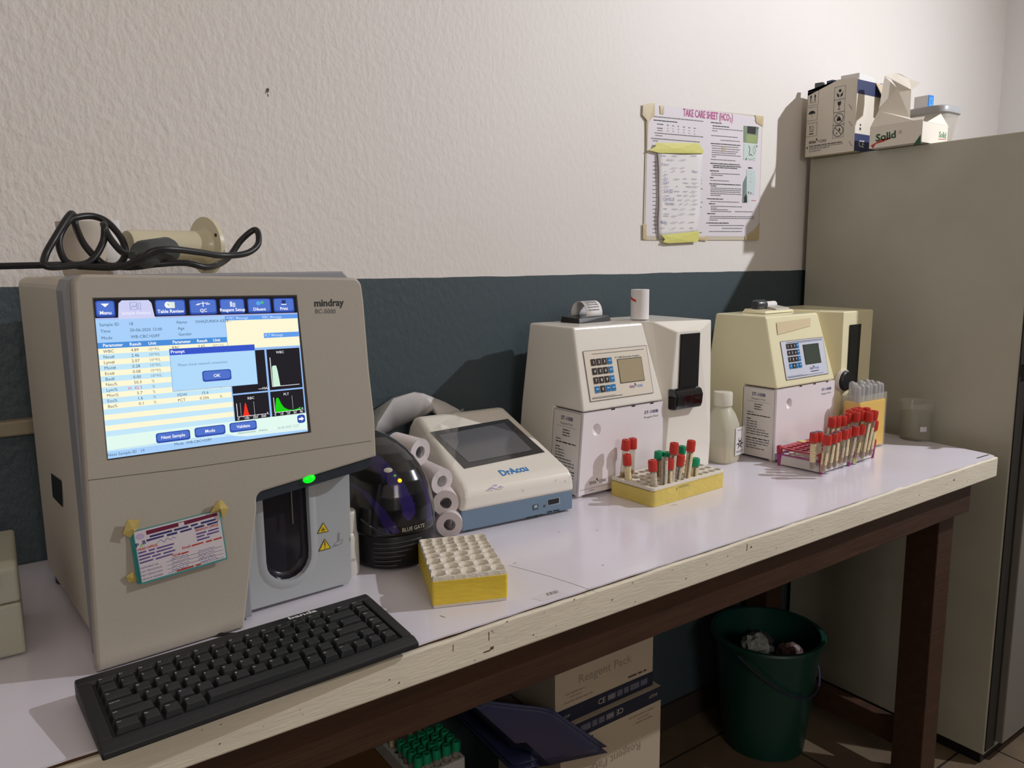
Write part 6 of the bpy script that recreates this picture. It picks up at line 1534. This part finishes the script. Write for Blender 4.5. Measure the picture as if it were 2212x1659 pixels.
# brown carton carrying a folded blue plastic bag, and a rack of green-capped tubes
bc = thing('brown_carton', (.79, .89, 0), 0, 'dim brown cardboard carton under the bench carrying the blue plastic bag', 'box')
m_ = MB(mloc((.69, .80, 0), 0)); m_.box(0, .195, 0, .172, 0, .352, mat('brown_cardboard', (150, 108, 58), .75)); m_.build('carton', bc, bevel=.004)
bl = thing('plastic_bag', (.70, 1.0, .353), 0, 'folded dark blue plastic bag lying on the brown carton under the bench', 'bag')
BLP = mat('dark_blue_plastic', (50, 56, 92), .3, coat=.3, bump=.4, bscale=14)
def U(u, v, z): return onz(u, v, z)
rr = random.Random(17)
for k_, dz, sh_ in ((0, .012, 0), (1, .0, 6)):
    rows_ = []
    for j in range(9):
        t = j / 8; row = []
        A = Vector((945, 1500 + sh_)).lerp(Vector((1110, 1655 + sh_ * 2)), t); B_ = Vector((1190, 1530 + sh_)).lerp(Vector((1311, 1612 + sh_ * 2)), t)
        for i in range(11):
            u = i / 10; p = A.lerp(B_, u); q = U(p.x, p.y, .366 + dz + .004 * math.sin(i * 1.1 + j * .6)); q.z += rr.uniform(0, .002) * (1 - k_)
            if q.x > .785 and q.y > .980: q = at_y(p.x, p.y, .980)
            row.append(q)
        rows_.append(row)
    m_ = MB(); m_.loft(rows_, BLP, True, False, closed=False); m_.build('folded_layer', bl, solid=.006 if k_ else .003)
m_ = MB(); m_.tube([(.705, .965, .3590), (.76, .955, .3590), (.83, .950, .3590)], .006, BLP, 8); m_.build('folded_edge', bl)
gfc = thing('foam_rack_under_bench', (.60, 1.21, .20), 0, 'white foam rack of green-capped tubes low under the bench', 'foam rack')
lowbox = thing('support_box', (.55, 1.23, 0), 0, 'dark brown box under the bench carrying the green-capped tubes', 'box')
GX, GY, GZ = .582, 1.135, .330
m_ = MB(mloc((GX, GY, 0), 0)); m_.box(-.20, .108, -.012, .20, 0, GZ - .001, mat('dark_box_card', (120, 84, 48), .8)); m_.build('carton', lowbox, bevel=.002)
m_ = MB(mloc((GX, GY, GZ), 0)); h3 = [(.0135 + i * .020, .0135 + j * .020) for i in range(5) for j in range(9)]
v_, f_ = plate(rrect(0, 0, .107, .188, .004), [circ(x, y, .0082, 14) for x, y in h3], .030, .001); m_.mesh((v_, f_), mat('dim_white_foam', (204, 200, 194), .8, bump=.3, bscale=200), M=Matrix.Translation((0, 0, .016))); m_.build('holed_foam', gfc)
gfc.location = (GX + .05, GY + .09, GZ)
for o in gfc.children: o.matrix_parent_inverse = Matrix.Translation(-Vector((GX + .05, GY + .09, GZ))) @ Matrix.Translation(Vector((.60, 1.21, .20)))
n_ = 0
rown = ['nearest row', 'second row', 'third row', 'fourth row', 'fifth row', 'sixth row', 'seventh row', 'eighth row', 'farthest row']
coln = ['far left', 'left of centre', 'centre', 'right of centre', 'far right']
for j in range(9):
    for i in range(5):
        x, y = h3[i * 9 + j]
        if j in (4,) : continue
        if j > 4 and (i + j) % 3 == 0: continue
        hh = .062 if j < 4 else .085
        make_tube((GX + x, GY + y, GZ + .030), (GX + x + R_.uniform(-.002, .002), GY + y, GZ + hh), 'g', 'amber', 'green-capped tube under the bench, %s, %s of the foam rack' % (rown[j], coln[i]), group='green-capped tubes under the bench', lab_=0, sink=.026, r=.0066, capk=.85)
# green waste bucket
BKX, BKY = 1.652, 1.178
bu = thing('waste_bucket', (BKX, BKY, 0), 0, 'dark green plastic bucket with a wire handle and rubbish, on the floor under the bench', 'bucket')
BG = mat('dark_green_plastic', (14, 60, 52), .4, coat=.15); BUM = mloc((BKX, BKY, 0))
m_ = MB(BUM); m_.lathe([(.0001, .002), (.098, 0), (.104, .003), (.134, .296), (.144, .300), (.146, .308), (.143, .313), (.133, .312), (.102, .010), (.0001, .008)], BG, 56); m_.build('bucket_shell', bu)
m_ = MB(BUM); Pth = []
for k in range(17):
    a = PI + PI * k / 16; 
    a_ = -2.62 + (PI) * k / 16 * 1.0
    r = .1475; z = .296 - .115 * math.sin(PI * k / 16); rad = r - .020 * math.sin(PI * k / 16) + .004
    Pth.append((rad * math.cos(a_ - .35), rad * math.sin(a_ - .35), z))
m_.tube(Pth, .0028, mat('blue_black_wire', (40, 40, 66), .4), 8, sub=3); m_.build('handle', bu)
rub = [('crumpled_film', (-.045, .004, .275), .038, (150, 156, 150), 'crumpled clear plastic film sticking up in the green bucket'), ('crumpled_paper', (-.035, -.062, .232), .030, (150, 130, 112), 'crumpled tan paper in the green bucket, below the clear film'), ('crumpled_wrapper', (.036, -.045, .245), .038, (96, 74, 72), 'dark crumpled wrapper on the right in the green bucket'), ('crumpled_sheet', (.040, .050, .235), .042, (70, 72, 70), 'dark crumpled rubbish at the back of the green bucket')]
for nm, c, r, col, lab in rub:
    rr = random.Random(nm); m_ = MB(); bm = bmesh.new(); bmesh.ops.create_icosphere(bm, subdivisions=3, radius=r)
    for v in bm.verts: v.co *= rr.uniform(.74, 1.08)
    vs = [v.co + Vector((BKX + c[0], BKY + c[1], c[2])) for v in bm.verts]; fs = [[v.index for v in f.verts] for f in bm.faces]; bm.free()
    m_.add(vs, fs, mat(nm, col, .5, bump=.3, bscale=60)); m_.build(nm, loc=(BKX + c[0], BKY + c[1], c[2]), label=lab, cat='rubbish')
# hanging scrap of cord by the wall
m_ = MB(); m_.tube([Vector((1.58, 1.30, .72)), Vector((1.585, 1.29, .66)), Vector((1.60, 1.28, .60)), Vector((1.605, 1.285, .575))], .002, mat('pale_cord', (150, 144, 134), .6), 6)
m_.build('cord_scrap', loc=(1.58, 1.30, .6), label='short pale cord hanging behind the bench above the green bucket', cat='cord')

# ================================================================== small pieces belong to the part that carries them
CARRY = {'electrolyte_analyser': {'keypad_key': 'control_panel', 'display': 'control_panel', 'maker_lettering': 'control_panel', 'side_label': 'reagent_pack', 'printer_paper': 'printer_cover', 'printout': 'printer_cover', 'knob_ring': 'knob', 'tape_strip': 'housing'},
         'blood_analyser': {'display': 'screen_surround', 'tube_recess': 'sample_bay_panel', 'probe': 'sample_bay_panel', 'warning_labels': 'sample_bay_panel', 'status_light': 'bay_trim', 'maker_lettering': 'front_panel', 'side_slot': 'body'},
         'power_unit': {'power_button': 'shell', 'status_light': 'shell', 'maker_lettering': 'shell', 'louvre_rib': 'base'},
         'tabletop_analyser': {'screen': 'upper_shell', 'maker_lettering': 'upper_shell', 'front_ports': 'base', 'port_lettering': 'base', 'stains': 'upper_shell'},
         'waste_jug': {'biohazard_label': 'jug_body'}, 'tube_rack': {'handwritten_word': 'white_sides'}, 'foam_tube_rack': {'pencil_mark': 'yellow_sides'},
         'shipping_carton': {'print': 'carton'}, 'glove_box': {'print': 'box_body'}, 'reagent_box': {'print': 'carton'}, 'glass_beaker': {'white_marking_patch': 'glass'},
         'wall_notice': {'print': 'laminated_sheet'}, 'handwritten_note': {'handwriting': 'sheet'}, 'plastic_reel': {'screw_hole': 'spool'}, 'thermal_paper_roll': {'red_mark': 'paper'}, 'workbench': {'laminate_sheet': 'board', 'edge_strip': 'board'}}
for root in [o for o in bpy.data.objects if o.parent is None and o.type == 'EMPTY']:
    m_ = CARRY.get(root.name.split('.')[0])
    if not m_: continue
    kids = list(root.children); by = {}
    for k in kids: by.setdefault(k.name.split('.')[0], k)
    for k in kids:
        tgt = by.get(m_.get(k.name.split('.')[0], ''))
        if tgt is not None and tgt is not k: k.parent = tgt
